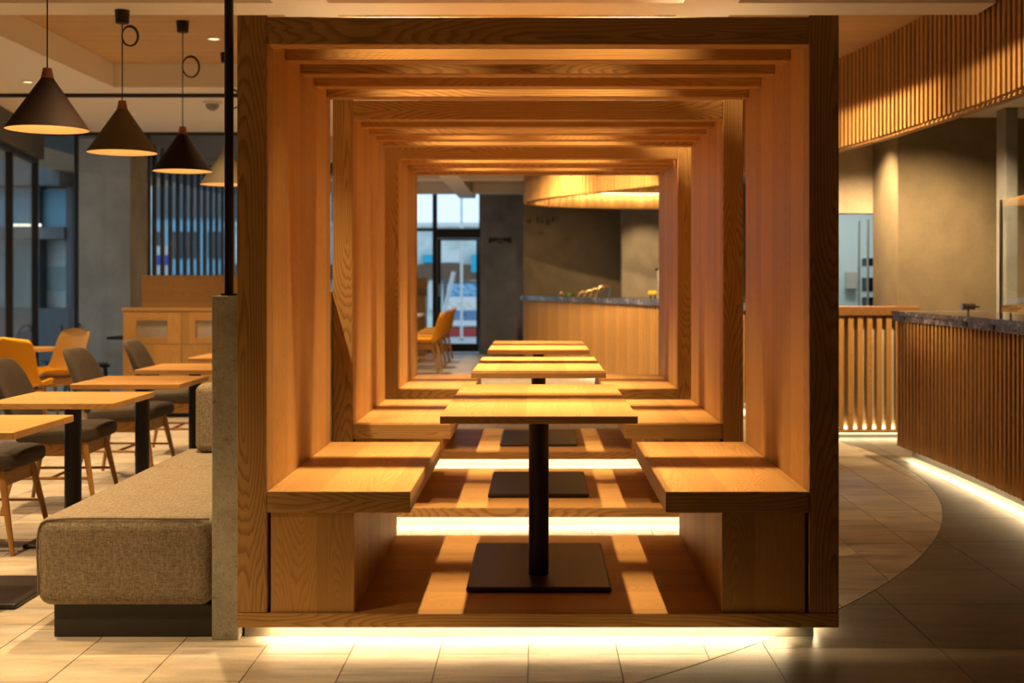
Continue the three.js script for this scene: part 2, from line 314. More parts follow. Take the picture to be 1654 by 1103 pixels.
/* ------------------------------------------------------------------ ceiling: beams, plank coffers */
const ceilG = new THREE.Group(); ceilG.name = 'ceiling'; scene.add(ceilG);
tag(ceilG, 'pale coffered ceiling with flat beams around wooden plank panels', 'ceiling', null, 'structure');
part('ceiling_slab', bx(-7.4, 7.2, 2.97, 3.15, -3.2, 22.1, 0), M.plank, ceilG);
const XB = [-1.865, 0.985, 3.835, 6.685, 9.535, 12.385, 15.235, 18.085, 20.935], ZB = [-1.2545, 0.9105];
for (const d of XB) part('cross_beam', bx(-3.22, d > 4.6 && d < 15 ? bulkX(d + 0.145) - 0.012 : 3.03, HS, 2.975, d - 0.145, d + 0.145, 0), M.ceiling, ceilG);
for (const x of ZB) for (let i = -1; i < XB.length; i++) { if (x > 0 && i > 4) continue; const a = i < 0 ? -3.2 : XB[i] + 0.145, b = i + 1 < XB.length ? XB[i + 1] - 0.145 : 22.1; part('long_beam', bx(x - 0.1455, x + 0.1455, HS, 2.975, a, b, 0), M.ceiling, ceilG); }
part('soffit', bx(-7.4, -3.22, HS, 2.975, -3.2, 12.26, 0), M.ceiling, ceilG);
part('soffit', bx(-3.22, -1.4, HS, 2.975, 9.68, 12.26, 0), M.ceiling, ceilG);
part('soffit', bx(3.03, 7.2, HS, 2.975, -3.2, 22.1, 0), M.ceiling, ceilG);
for (const [x0, x1, d0, d1] of [[-3.22, -1.4, 6.83, 9.39], [1.056, 3.03, 6.83, 9.39], [-1.109, 0.765, 18.23, 20.79]]) {
  const n = 17, p = (d1 - d0) / n;
  for (let k = 0; k < n; k++) part('plank', bx(x0, x1, HP, 2.972, d0 + k * p + 0.0025, d0 + (k + 1) * p - 0.0025, 0.003, 0), M.plank, ceilG);
}
struct('trim_1', bx(-4.4, -1.3, HS - 0.028, HS + 0.002, 9.70, 9.735, 0.002), M.frame, 'thin black track along the pale ceiling beam', 'track');

/* ------------------------------------------------------------------ room shell */
struct('wall_behind', bx(-7.4, 7.2, -0.2, 3.15, -3.4, -3.2, 0), M.wallPale, 'plain pale plaster wall closing the room', 'wall');
struct('wall_right', bx(7.2, 7.4, -0.2, 3.15, -3.4, 22.3, 0), M.wallPale, 'plain pale side wall behind the bar', 'wall');
struct('wall_left', bx(-7.6, -7.4, -0.2, 3.15, -3.4, 8.0, 0), M.wallPale, 'plain pale side wall beyond the dining tables', 'wall');
struct('wall_far', bx(-0.265, 7.2, -0.2, 3.15, 21.9, 22.3, 0), M.olive, 'far plaster wall behind the bar', 'wall');

function glazing(name, label, a, b, y0, y1, stiles, rails, group) {   // glazed wall from a to b ([x, d]) with black metal bars, in one frame
  const dx = b[0] - a[0], dd = b[1] - a[1], L = Math.hypot(dx, dd), t = thing(name, label, 'window', [a[0], y0, a[1]], group, Math.atan2(dd, dx));
  t.userData.kind = 'structure';
  const h = y1 - y0, at = (x0, x1, q0, q1, e, g) => bx(x0, x1, q0, q1, -e, e, 0.002, g);
  for (const s of stiles) part('mullion', at(Math.max(0, s[0] - s[1]), Math.min(L, s[0] + s[1]), 0, h, 0.03), M.frame, t);
  for (const r of rails) part('rail', at(0, L, r[0] - r[1], r[0] + r[1], 0.028), M.frame, t);
  const xs = [0, ...stiles.map((s) => s[0]), L].sort((p, q) => p - q);
  for (let i = 0; i + 1 < xs.length; i++) if (xs[i + 1] - xs[i] > 0.1) part('pane', at(xs[i] + 0.005, xs[i + 1] - 0.005, 0.01, h - 0.01, 0.004), M.glass, t);
  return t;
}
{ // left window walls
  glazing('window_1', 'dark framed glass wall slanting away behind the orange chairs', [-3.75, 6.2], [-4.95, 12.2], 0, 2.478, [[0.03, 0.03], [1.6, 0.02], [3.2, 0.02], [4.95, 0.025], [6.09, 0.03]], [[0.03, 0.03], [2.455, 0.025]]);
  const hd = new THREE.Group(); hd.name = 'wall_header'; scene.add(hd); tag(hd, 'dark grey header above the slanting glass wall', 'wall', null, 'structure');
  hd.position.set(-3.75, 2.478, -6.2); hd.rotation.y = Math.atan2(6.0, -1.2);
  part('header_panel', bx(-0.05, 6.12, 0, 0.275, -0.08, 0.08, 0), M.facadeDark, hd);
  struct('wall_near_left', bx(-7.4, -3.7, -0.2, 2.76, 6.0, 6.2, 0), M.wallPale, 'pale plaster wall ending at the glass corner', 'wall');
  glazing('window_2', 'front facing frameless glass wall behind the wooden service cabinet', [-4.95, 12.26], [-2.75, 12.26], 0, 2.75, [[0.38, 0.012], [1.1, 0.008]], [[0.02, 0.02], [2.735, 0.015]]);
  glazing('window_3', 'long glass wall beside the row of far orange chairs', [-2.75, 12.26], [-2.75, 22.1], 0, 2.75, [[0.02, 0.03], [2.4, 0.025], [4.8, 0.025], [7.2, 0.025], [9.8, 0.03]], [[0.03, 0.03], [2.72, 0.03]]);
}
{ // far window and door
  const D = 22.1;
  const fw = thing('window_4', 'bright far window with black frame above the glass door', 'window', [-2.18, 0, D]); fw.userData.kind = 'structure';
  const w = (n, x0, x1, y0, y1, e, m) => wpart(n, bx(x0, x1, y0, y1, D - e, D + e, 0.002), m, fw);
  w('mullion', -1.88, -1.80, 0, 2.95, 0.05, M.frame); w('rail', -2.75, -1.88, 2.165, 2.215, 0.04, M.frame); w('rail', -1.80, -1.02, 2.04, 2.21, 0.05, M.frame);
  w('rail', -2.75, -1.02, 2.93, 2.97, 0.04, M.frame); w('rail', -2.75, -1.88, 0, 0.08, 0.04, M.frame); w('mullion', -1.05, -1.015, 0, 2.95, 0.05, M.frame);
  w('pane', -2.74, -1.885, 2.22, 2.93, 0.004, M.glass); w('pane', -1.795, -1.055, 2.215, 2.93, 0.004, M.glass); w('pane', -2.74, -1.885, 0.085, 2.16, 0.004, M.glass);
  const dr = thing('door_1', 'black framed glass entrance door at the far end', 'door', [-1.43, 0, D]); dr.userData.kind = 'structure';
  const q = (n, x0, x1, y0, y1, e, m) => wpart(n, bx(x0, x1, y0, y1, D - e, D + e, 0.002), m, dr);
  q('stile', -1.795, -1.73, 0.01, 2.035, 0.025, M.frame); q('stile', -1.10, -1.055, 0.01, 2.035, 0.025, M.frame); q('rail', -1.73, -1.10, 0.01, 0.16, 0.025, M.frame); q('rail', -1.73, -1.10, 2.0, 2.035, 0.025, M.frame);
  q('pane', -1.728, -1.102, 0.162, 1.998, 0.004, M.glass);
  wpart('handle', join([rod([-1.76, 1.0, D - 0.06], [-1.76, 1.22, D - 0.06], 0.011), rod([-1.76, 1.02, D - 0.06], [-1.76, 1.02, D - 0.02], 0.008), rod([-1.76, 1.2, D - 0.06], [-1.76, 1.2, D - 0.02], 0.008)]), M.steel, dr);
  struct('wall_column', bx(-1.015, -0.24, -0.1, 2.98, 21.75, 22.3, 0.004, 1), M.greyWall, 'grey concrete column between the glass door and the bar', 'column');
  // lettering band on the grey column: too blurred to read, kept as arched dark strokes
  const sg = thing('wall_lettering', 'arched dark lettering on the grey concrete column', 'lettering', [-0.66, 2.0, 21.74]);
  const r2 = rng(5);
  for (let k = 0; k < 11; k++) { const u = (k + 0.5) / 11 - 0.5, hgt = 0.035 + 0.16 * Math.abs(u), x = -0.665 + u * 0.4, yc = 2.012 - 0.10 * Math.abs(u) * Math.abs(u); wpart('letter_stroke', bx(x - 0.0145, x + 0.0125, yc - hgt / 2, yc + hgt / 2 - 0.012 * r2(), 21.738, 21.749, 0), M.black, sg); }
  wpart('letter_stroke', bx(-0.72, -0.615, 1.945, 1.965, 21.738, 21.749, 0), M.black, sg);
}

/* ------------------------------------------------------------------ timber booths */
const IN = 0.96, OUT = 1.066, BOOTH = [4.386, 6.427, 8.505], DEPTH = 1.34, PT = 0.107;
const boothWords = ['beside the grey sofa end', 'between the two other booths', 'nearest the far glass door'];
function rectLight(x, y, d, w, h, tx, ty, td, intensity, color = WARM_LED, spin = 0) {
  const l = new THREE.RectAreaLight(color, intensity, w, h); l.position.set(x, y, -d); l.lookAt(tx, ty, -td); if (spin) l.rotateZ(spin); scene.add(l); return l;
}
BOOTH.forEach((d0, n) => {
  const t = thing('timber_booth', `slatted timber portal booth on a lit platform, ${boothWords[n]}`, 'booth', [0, 0, d0 + DEPTH / 2], 'timber portal booths');
  const w = (nm, g, m, p = t) => wpart(nm, g, m, p), e = d0 + DEPTH, pd = 0.087;
  const plat = w('platform', bx(-OUT, OUT, PT - 0.05, PT, d0, e, 0.0025, 0), M.wood);
  part('fascia', bx(-OUT, OUT, PT - 0.0505, PT - 0.0005, d0 - 0.004, d0 + 0.012, 0.002, 0), M.post, plat);
  part('kick_plate', bx(-1.06, 0.995, 0.0, PT - 0.05, d0 + 0.085, d0 + 0.095, 0.001), M.kick, plat);
  part('core', bx(-1.055, 0.96, 0.0, PT - 0.05, d0 + 0.096, e - 0.06, 0), M.black, plat);
  part('led_strip', bx(-0.97, 0.90, PT - 0.057, PT - 0.05, d0 + 0.050, d0 + 0.062, 0), M.led, plat);
  part('led_strip', bx(1.006, 1.018, PT - 0.057, PT - 0.05, d0 + 0.12, e - 0.1, 0), M.led, plat);
  for (const s of [-1, 1]) {
    w('post', s < 0 ? bx(-OUT, -IN, PT, 2.225, d0, d0 + pd, 0.003, 1) : bx(IN, OUT, PT, 2.225, d0, d0 + pd, 0.003, 1), M.post);
    w('side_panel', s < 0 ? bx(-IN - 0.06, -IN, PT, 2.219, d0 + pd, e, 0.002, 1) : bx(IN, IN + 0.06, PT, 2.219, d0 + pd, e, 0.002, 1), M.wood);
  }
  for (const s of [-1, 1]) { w('added_uplight_strip', bx(s * 1.0 - 0.006, s * 1.0 + 0.006, 2.219, 2.225, d0 + 0.15, e - 0.1, 0), M.led); rectLight(s * 1.0, 2.2262, d0 + 0.695, 0.012, 1.09, s * 1.0, 5, d0 + 0.695, 42); }  // unseen uplight strips and lights, added to brighten the ceiling over the booths
  w('top_beam', bx(-IN, IN, 2.12, 2.219, d0, d0 + pd, 0.003, 0), M.post);
  for (let k = 1; k < 5; k++) w('ceiling_slat', bx(-IN, IN, 2.12, 2.219, d0 + k * 0.3133, d0 + k * 0.3133 + pd, 0.003, 0), k % 2 ? M.wood : M.post);
  rectLight(-0.035, PT - 0.0575, d0 + 0.056, 1.87, 0.012, -0.035, -1, d0 + 0.056, 150);
  rectLight(1.012, PT - 0.0575, d0 + 0.68, 0.012, 1.1, 1.012, -1, d0 + 0.68, 90);
  for (const s of [-1, 1]) {
    const b = thing('booth_bench', `timber bench on the ${s < 0 ? 'divider wall' : 'bar'} side of the booth ${boothWords[n]}`, 'bench', [s * 0.7, PT, d0 + DEPTH / 2], 'booth benches');
    const box = (x0, x1, ...q) => (s < 0 ? bx(-x1, -x0, ...q) : bx(x0, x1, ...q));
    wpart('seat', box(0.452, IN - 0.001, 0.462, 0.539, d0 + 0.001, e - 0.001, 0.003, 2), M.wood, b);
    wpart('front_edge', box(0.452, IN - 0.001, 0.4625, 0.5385, d0 - 0.003, d0 + 0.006, 0.002, 0), M.post, b);
    wpart('pedestal', box(0.652, IN - 0.012, PT, 0.462, d0 + 0.006, e - 0.006, 0.002, 1), M.wood, b);
  }
  const tb = thing('pedestal_table', `black column table with wooden top in the booth ${boothWords[n]}`, 'table', [0.003, PT, d0 + 0.35], 'booth tables');
  pedestalTable(tb, 0.70, 1.33, 0.70, -0.36, 0.15, [0.55, 0.80], 0.33);
});
function pedestalTable(t, w, dep, h, front, pole, baseSize, baseAt) {    // depths are measured from the thing's base point
  part('table_top', bx(-w / 2, w / 2, h - 0.029, h, front, front + dep, 0.0025, dep > 1 ? 2 : 0), M.wood, t);
  part('pole', rod([0, 0.012, pole], [0, h - 0.035, pole], 0.0395, 0.0395, 28), M.black, t);
  part('mounting_plate', bx(-0.14, 0.14, h - 0.036, h - 0.029, pole - 0.14, pole + 0.14, 0.001), M.black, t);
  part('base_plate', rbox(-baseSize[0] / 2, baseSize[0] / 2, 0, 0.022, baseAt - baseSize[1] / 2, baseAt + baseSize[1] / 2, 0.0105, 3, 0), M.base, t);
}
// booth downlights in the coffers overhead
const fixture = (x, y, d) => { const t = thing('ceiling_downlight', 'small round recessed downlight in the coffered ceiling', 'downlight', [x, y, d], 'ceiling downlights'); part('trim_ring', new THREE.TorusGeometry(0.042, 0.008, 8, 20).rotateX(Math.PI / 2).translate(0, -0.004, 0), M.white, t); part('lamp_lens', new THREE.CylinderGeometry(0.036, 0.036, 0.004, 20).translate(0, -0.002, 0), M.lens, t); };
for (const d of [4.586, 5.5, 7.0, 7.5, 8.6, 9.15]) for (const x of [-0.6, 0.4]) {
  const y = 2.97;
  fixture(x, y, d); spot(x, y - 0.02, d, x * 0.15 - 0.07, 0.75, d, 25, 0.54, 1.0, 1.2);
}

/* ------------------------------------------------------------------ divider wall, pole, sofa */
struct('divider_wall', bx(-1.166, -1.069, 0, 1.23, 4.425, 9.8, 0.003, 1), M.concrete, 'low grey concrete divider wall between sofa and timber booths', 'divider wall');
{ const g = join([rod([-1.128, 1.232, 4.52], [-1.128, 2.97, 4.52], 0.0165, 0.0165, 20), rod([-1.128, 1.23, 4.52], [-1.128, 1.238, 4.52], 0.03, 0.03, 20)]); solo('support_pole', g, M.black, 'slim black pole rising from the concrete divider wall', 'pole'); }
for (const [a, b, lab] of [[4.425, 5.668, 'grey woven banquette sofa section with a plain open end'], [5.672, 6.30, 'grey woven sofa section carrying the upright bolster']]) {
  const s = thing('banquette_sofa', lab, 'sofa', [-1.48, 0, (a + b) / 2], 'banquette sofa sections');
  wpart('seat_cushion', rbox(-1.80, -1.168, 0.116, 0.436, a, b, 0.05, 5, 0), M.fabric, s);
  if (a < 5) wpart('piping', tubeAlong([[-1.79, 0.16, a + 0.012], [-1.79, 0.39, a + 0.012], [-1.775, 0.420, a + 0.014], [-1.74, 0.428, a + 0.015], [-1.18, 0.430, a + 0.015]], 0.004, 40), M.fabric, s);
  wpart('plinth', bx(-1.745, -1.168, 0, 0.118, a + 0.04, b - (a < 5 ? 0 : 0.04), 0.002), M.plinth, s);
}
solo('sofa_bolster', rbox(-1.69, -1.168, 0.4365, 0.775, 6.08, 6.25, 0.04, 5, 0), M.fabric, 'grey woven upright bolster standing across the sofa seat', 'bolster');

/* ------------------------------------------------------------------ dining tables and grey chairs */
const TBL = [4.91, 6.0, 7.05, 8.13, 9.32];
const tableWords = ['square dining table beside the open end of the sofa', 'square dining table across from the long sofa section', 'square dining table level with the sofa bolster', 'square dining table next after the bolster towards the cabinet', 'square dining table closest to the wooden service cabinet'];
TBL.forEach((d, i) => { const t = thing('dining_table', tableWords[i], 'table', [-2.253, 0, d], 'square dining tables'); pedestalTable(t, 0.6, 0.6, 0.72, -0.3, 0, [0.43, 0.48], 0.16); });

function pad(w, h, dep, e1 = 0.45, e2 = 0.55, nu = 28, nv = 16) {      // superellipsoid cushion
  const g = new THREE.SphereGeometry(1, nu, nv), p = g.attributes.position, s = (v, e) => Math.sign(v) * Math.pow(Math.abs(v), e);
  for (let i = 0; i < p.count; i++) {
    const x = p.getX(i), y = p.getY(i), z = p.getZ(i), r = Math.hypot(x, z) || 1e-6, cx = x / r, cz = z / r;
    p.setXYZ(i, s(r, e1) * s(cx, e2) * w / 2, s(y, e1) * h / 2, s(r, e1) * s(cz, e2) * dep / 2);
  }
  g.computeVertexNormals(); return g;
}
function legsAndRails(t, seatY, M1, spread = 0.23, side = 0.20) {       // wooden frame: four splayed legs, aprons, H stretcher (front is +x)
  const top = seatY, L = (sx, sz) => [[sx * (spread - 0.055), top, sz * (side - 0.03)], [sx * spread + (sx < 0 ? -0.03 : 0.02), 0, sz * (side + 0.025)]];
  const pt = (sx, sz, y) => { const [a, b] = L(sx, sz), k = (top - y) / top; return a.map((v, i) => v + (b[i] - v) * k); };
  for (const sx of [-1, 1]) for (const sz of [-1, 1]) { const [a, b] = L(sx, sz); part('leg', rod(b, a, 0.0105, 0.019, 12), M1, t); }
  for (const sz of [-1, 1]) { part('apron', bx(-0.185, 0.185, top - 0.075, top - 0.004, sz * (side - 0.03) - 0.011, sz * (side - 0.03) + 0.011, 0.003, 0), M1, t); part('stretcher', rod(pt(-1, sz, 0.19), pt(1, sz, 0.19), 0.0085, 0.0085, 10), M1, t); }
  part('apron', bx(0.155, 0.178, top - 0.075, top - 0.004, -side + 0.04, side - 0.04, 0.003, 2), M1, t); part('apron', bx(-0.178, -0.155, top - 0.075, top - 0.004, -side + 0.04, side - 0.04, 0.003, 2), M1, t);
  const m1 = pt(-1, -1, 0.19), m2 = pt(1, -1, 0.19), m3 = pt(-1, 1, 0.19), m4 = pt(1, 1, 0.19), mid = (a, b) => a.map((v, i) => (v + b[i]) / 2);
  part('stretcher', rod(mid(m1, m2), mid(m3, m4), 0.0085, 0.0085, 10), M1, t);
}
function greyChair() {
  const t = thing('upholstered_chair', '', 'chair', [0, 0, 0], 'grey upholstered chairs');
  legsAndRails(t, 0.385, M.chairWood);
  const seat = pad(0.50, 0.10, 0.47, 0.5, 0.55); { const p = seat.attributes.position; for (let i = 0; i < p.count; i++) { const x = p.getX(i); p.setY(i, p.getY(i) + 0.05 * x - 0.10 * Math.pow(Math.max(0, x - 0.1), 2)); } seat.computeVertexNormals(); }
  seat.translate(0.02, 0.427, 0); part('seat', triUV(seat, 0), M.cloth, t);
  const back = pad(0.07, 0.42, 0.44, 0.34, 0.5, 30, 24);
  { const p = back.attributes.position; for (let i = 0; i < p.count; i++) { const y = p.getY(i), z = p.getZ(i), k = (y + 0.22) / 0.44; const zz = z * (0.86 + 0.16 * Math.sin(Math.PI * Math.min(1, k * 0.9 + 0.1))); p.setXYZ(i, p.getX(i) * (1 - 0.35 * k) - 0.12 * k - 0.045 * k * k + 0.9 * zz * zz * (1 - 0.3 * k) - 0.03, y, zz); } back.computeVertexNormals(); }
  back.translate(-0.19, 0.63, 0); part('backrest', triUV(back, 1), M.cloth, t);
  return t;
}
const gc = greyChair();
gc.position.set(-2.70, 0, -6.0); gc.userData.label = 'grey upholstered chair at the table facing the long sofa section';
dup(gc, [-2.70, 0, 7.05], 0.03, 'grey upholstered chair at the table level with the sofa bolster');
dup(gc, [-2.69, 0, 8.13], -0.04, 'grey upholstered chair at the table second from the wooden cabinet');
dup(gc, [-2.70, 0, 9.32], 0.02, 'grey upholstered chair at the table closest to the wooden cabinet');

/* ------------------------------------------------------------------ orange shell chairs */
function shell() {                                                     // one curved seat-and-back shell with real thickness; front is +x
  const prof = new THREE.CatmullRomCurve3([[0.235, 0.425], [0.215, 0.45], [0.12, 0.452], [-0.02, 0.437], [-0.13, 0.432], [-0.195, 0.455], [-0.228, 0.53], [-0.25, 0.64], [-0.275, 0.75], [-0.305, 0.845]].map((p) => new THREE.Vector3(p[0], p[1], 0)));
  const nu = 34, nv = 16, th = 0.012, P = [];
  for (let i = 0; i <= nu; i++) {
    const u = i / nu, c = prof.getPoint(u), tg = prof.getTangent(u), nx = tg.y, ny = -tg.x, b = sst(0.4, 0.8, u);      // normal to the sitter's side
    const hw = (0.225 + 0.02 * Math.sin(Math.PI * u)) * (1 - 0.08 * b) * Math.pow(1 - Math.pow(Math.abs(u - 0.5) * 2, 14), 0.3) + 0.001;
    const row = [];
    for (let j = 0; j <= nv; j++) { const v = j / nv * 2 - 1, lift = 0.045 * Math.pow(Math.abs(v), 2.4) * (0.5 + 0.9 * Math.sin(Math.PI * Math.min(1, u * 1.05))); row.push([c.x + nx * lift, c.y + ny * lift, v * hw, nx, ny]); }
    P.push(row);
  }
  const pos = [], idx = [], W1 = nv + 1, N = (nu + 1) * W1;
  for (const s of [0.5, -0.5]) for (const row of P) for (const q of row) pos.push(q[0] + q[3] * th * s, q[1] + q[4] * th * s, q[2]);
  for (let i = 0; i < nu; i++) for (let j = 0; j < nv; j++) { const a = i * W1 + j, b = a + 1, c = a + W1, e = c + 1; idx.push(a, c, b, b, c, e, N + a, N + b, N + c, N + b, N + e, N + c); }
  const rim = []; for (let j = 0; j <= nv; j++) rim.push(j); for (let i = 1; i <= nu; i++) rim.push(i * W1 + nv); for (let j = nv - 1; j >= 0; j--) rim.push(nu * W1 + j); for (let i = nu - 1; i > 0; i--) rim.push(i * W1);
  for (let k = 0; k < rim.length; k++) { const a = rim[k], b = rim[(k + 1) % rim.length]; idx.push(a, b, N + a, b, N + b, N + a); }
  const g = new THREE.BufferGeometry(); g.setAttribute('position', new THREE.Float32BufferAttribute(pos, 3)); g.setIndex(idx); g.computeVertexNormals();
  g.setAttribute('uv', new THREE.Float32BufferAttribute(new Float32Array(pos.length / 3 * 2), 2)); return g;
}
M.orange.side = THREE.DoubleSide;
const oc = thing('shell_chair', 'orange shell chair turned away beside the round table', 'chair', [-4.12, 0, 9.75], 'orange chairs by the glass wall', -1.75);
legsAndRails(oc, 0.425, M.chairWood, 0.21, 0.185); part('shell', shell(), M.orange, oc);
oc.rotation.y = Math.PI / 2 + 0.12;
dup(oc, [-4.37, 0, 11.08], -2.15, 'orange shell chair facing into the room behind the round table');
for (let k = 0; k < 5; k++) { const c = dup(oc, [-1.60 - 0.012 * k, 0, 16.9 + k * 0.88], Math.PI + 0.05, `orange shell chair ${['fifth', 'fourth', 'third', 'second', 'first'][k]} from the glass door along the long table`); c.userData.group = 'orange chairs along the far table'; }
{ const t = thing('round_table', 'small round pale table between the two orange chairs', 'table', [-4.31, 0, 10.42]); part('table_top', new THREE.CylinderGeometry(0.24, 0.24, 0.028, 40).translate(0, 0.706, 0), M.wood, t); part('pole', rod([0, 0.01, 0], [0, 0.692, 0], 0.03), M.black, t); part('base_plate', new THREE.CylinderGeometry(0.2, 0.2, 0.014, 32).translate(0, 0.007, 0), M.base, t); }
{ const t = thing('long_table', 'long white topped table beside the row of orange chairs', 'table', [-2.26, 0, 18.6]); part('table_top', bx(-0.38, 0.36, 0.70, 0.735, -2.2, 2.2, 0.003, 2), M.tableWhite, t); for (const z of [-1.9, 0, 1.9]) { part('leg', rod([-0.25, 0, z], [-0.25, 0.7, z], 0.025), M.black, t); part('leg', rod([0.22, 0, z], [0.22, 0.7, z], 0.025), M.black, t); } }

/* ------------------------------------------------------------------ pendants */
const pend = [[5.69, M.shadeDark, 'dark brown', 2.97], [6.716, M.shadeOlive, 'olive grey', HS], [7.857, M.shadeDark, 'dark brown', HP], [8.95, M.shadeOlive, 'olive grey', HP]];
const pendWords = ['above the table facing the long sofa section', 'hung from the pale ceiling beam', 'hung from the plank ceiling with a wide cord loop', 'partly behind the slim black pole'];
pend.forEach(([d, mat, col, top], i) => {
  const y0 = 1.977, t = thing('pendant_lamp', `${col} cone pendant lamp ${pendWords[i]}`, 'pendant lamp', [-2.255, y0, d], 'cone pendant lamps'), c = top - y0;
  const V2 = (a) => a.map((q) => new THREE.Vector2(q[0], q[1]));
  part('shade', new THREE.LatheGeometry(V2([[0.1835, 0], [0.185, 0.0], [0.1845, 0.004], [0.031, 0.232], [0.029, 0.236], [0.0, 0.236]]), 64), mat, t);
  part('reflector', new THREE.LatheGeometry(V2([[0.1832, 0.001], [0.0295, 0.229], [0, 0.229]]), 64), M.shadeInner, t);
  part('collar', new THREE.LatheGeometry(V2([[0.0, 0.234], [0.029, 0.234], [0.0195, 0.283], [0, 0.283]]), 32), M.collar, t);
  part('cord', rod([0, 0.28, 0], [0, c - 0.05, 0], 0.0032, 0.0032, 8), M.black, t);
  const ly = i === 0 ? 0.70 : i === 1 ? 0.635 : i === 2 ? 0.665 : 0.62, lr = i === 1 ? 0.042 : 0.052;
  part('cord_loop', join([new THREE.TorusGeometry(lr, 0.0032, 6, 36).scale(1, 1.3, 1).rotateY(0.3).translate(lr + 0.002, ly, 0), new THREE.TorusGeometry(lr * 0.96, 0.0032, 6, 36).scale(1, 1.28, 1).rotateY(0.2).translate(lr, ly - 0.004, 0.006)]), M.black, t);
  part('ceiling_cup', new THREE.LatheGeometry(V2([[0, c - 0.072], [0.032, c - 0.072], [0.036, c - 0.066], [0.0395, c - 0.001], [0, c - 0.001]]), 28), M.black, t);
  part('bulb', new THREE.SphereGeometry(0.032, 20, 14).translate(0, 0.11, 0), M.bulb, t);
  const l = new THREE.PointLight(AMBER, 0.2, 0, 2); l.position.set(-2.255, y0 + 0.11, -d); l.castShadow = true; l.shadow.radius = 1.6; scene.add(l);
});

/* ------------------------------------------------------------------ service cabinet by the glass wall */
function serviceCabinet(x0, x1, d0, label) {
  const t = thing('service_cabinet', label, 'cabinet', [(x0 + x1) / 2, 0, d0 + 0.2]), w = (n, g, m, p = t) => wpart(n, g, m, p), d1 = d0 + 0.42;
  w('body', bx(x0 + 0.005, x1 - 0.005, 0.04, 0.995, d0 + 0.03, d1, 0.002, 1), M.wood);
  w('plinth', bx(x0 + 0.03, x1 - 0.03, 0, 0.04, d0 + 0.05, d1 - 0.02, 0), M.black);
  w('top', bx(x0 - 0.012, x1, 0.995, 1.025, d0 - 0.005, d1, 0.003, 0), M.wood);
  const n = Math.round((x1 - x0) / 0.5), p = (x1 - x0) / n;
  for (let k = 0; k < n; k++) {
    const a = x0 + k * p, b = a + p;
    const up = w('upper_panel', join([bx(a + 0.002, a + 0.13, 0.69, 0.99, d0, d0 + 0.03, 0.001, 1), bx(b - 0.13, b - 0.002, 0.69, 0.99, d0, d0 + 0.03, 0.001, 1), bx(a + 0.13, b - 0.13, 0.69, 0.75, d0, d0 + 0.03, 0.001, 0), bx(a + 0.13, b - 0.13, 0.91, 0.99, d0, d0 + 0.03, 0.001, 0)]), M.wood);
    part('recess_back', bx(a + 0.12, b - 0.12, 0.745, 0.915, d0 + 0.024, d0 + 0.032, 0), M.sand, up);
    w('door', bx(a + 0.002, b - 0.002, 0.045, 0.685, d0, d0 + 0.03, 0.0015, 1), M.wood);
  }
  w('back_board', bx(x0 + 0.06, x1, 1.025, 1.335, d1 - 0.05, d1 - 0.02, 0.002, 0), M.wood);
}
serviceCabinet(-3.89, -2.79, 11.6, 'wooden service cabinet with square openings in front of the glass wall');
serviceCabinet(-2.72, -1.93, 21.2, 'wooden service cabinet at the far end beside the glass door');

/* ------------------------------------------------------------------ bar: counters, gate, bulkhead */
function along(c, n) { const out = []; for (let i = 0; i <= n; i++) { const p = c.getPointAt(i / n), t = c.getTangentAt(i / n); out.push({ x: p.x, z: p.z, tx: t.x, tz: t.z, nx: -t.z, nz: t.x }); } return out; }   // n points to the right of travel
function curveSlab(c, o0, o1, y0, y1, n = 60, u0 = 0, u1 = 1, grain = 0) {
  const P = []; for (let i = 0; i <= n; i++) { const u = u0 + (u1 - u0) * i / n, p = c.getPointAt(u), t = c.getTangentAt(u); P.push({ x: p.x, z: p.z, nx: -t.z, nz: t.x }); }
  const V = (p, o, y) => new THREE.Vector3(p.x + p.nx * o, y, p.z + p.nz * o), polys = [];
  for (let i = 0; i < n; i++) { const a = P[i], b = P[i + 1];
    polys.push([V(a, o0, y1), V(b, o0, y1), V(b, o1, y1), V(a, o1, y1)], [V(a, o0, y0), V(a, o1, y0), V(b, o1, y0), V(b, o0, y0)], [V(a, o0, y0), V(b, o0, y0), V(b, o0, y1), V(a, o0, y1)], [V(a, o1, y0), V(a, o1, y1), V(b, o1, y1), V(b, o1, y0)]); }
  const s = P[0], e = P[n]; polys.push([V(s, o0, y0), V(s, o0, y1), V(s, o1, y1), V(s, o1, y0)], [V(e, o0, y0), V(e, o1, y0), V(e, o1, y1), V(e, o0, y1)]);
  return polyGeo(polys.map((p) => (o1 > o0 ? p.reverse() : p)), grain);
}
function slats(c, y0, y1, pitch, w, dep, mat, parent, off = 0, name = 'slat', u0 = 0, u1 = 1) {
  const L = c.getLength() * (u1 - u0), n = Math.floor(L / pitch), geos = [0, 1, 2, 3].map(() => bx(-w / 2, w / 2, y0, y1, -dep / 2, dep / 2, 0.002, 1));
  for (let i = 0; i < n; i++) { const u = u0 + (u1 - u0) * (i + 0.5) / n, p = c.getPointAt(u), t = c.getTangentAt(u), m = part(name, geos[i % 4], mat, parent); m.position.set(p.x - t.z * off, 0, p.z + t.x * off); m.rotation.y = Math.atan2(-t.z, t.x); }
}
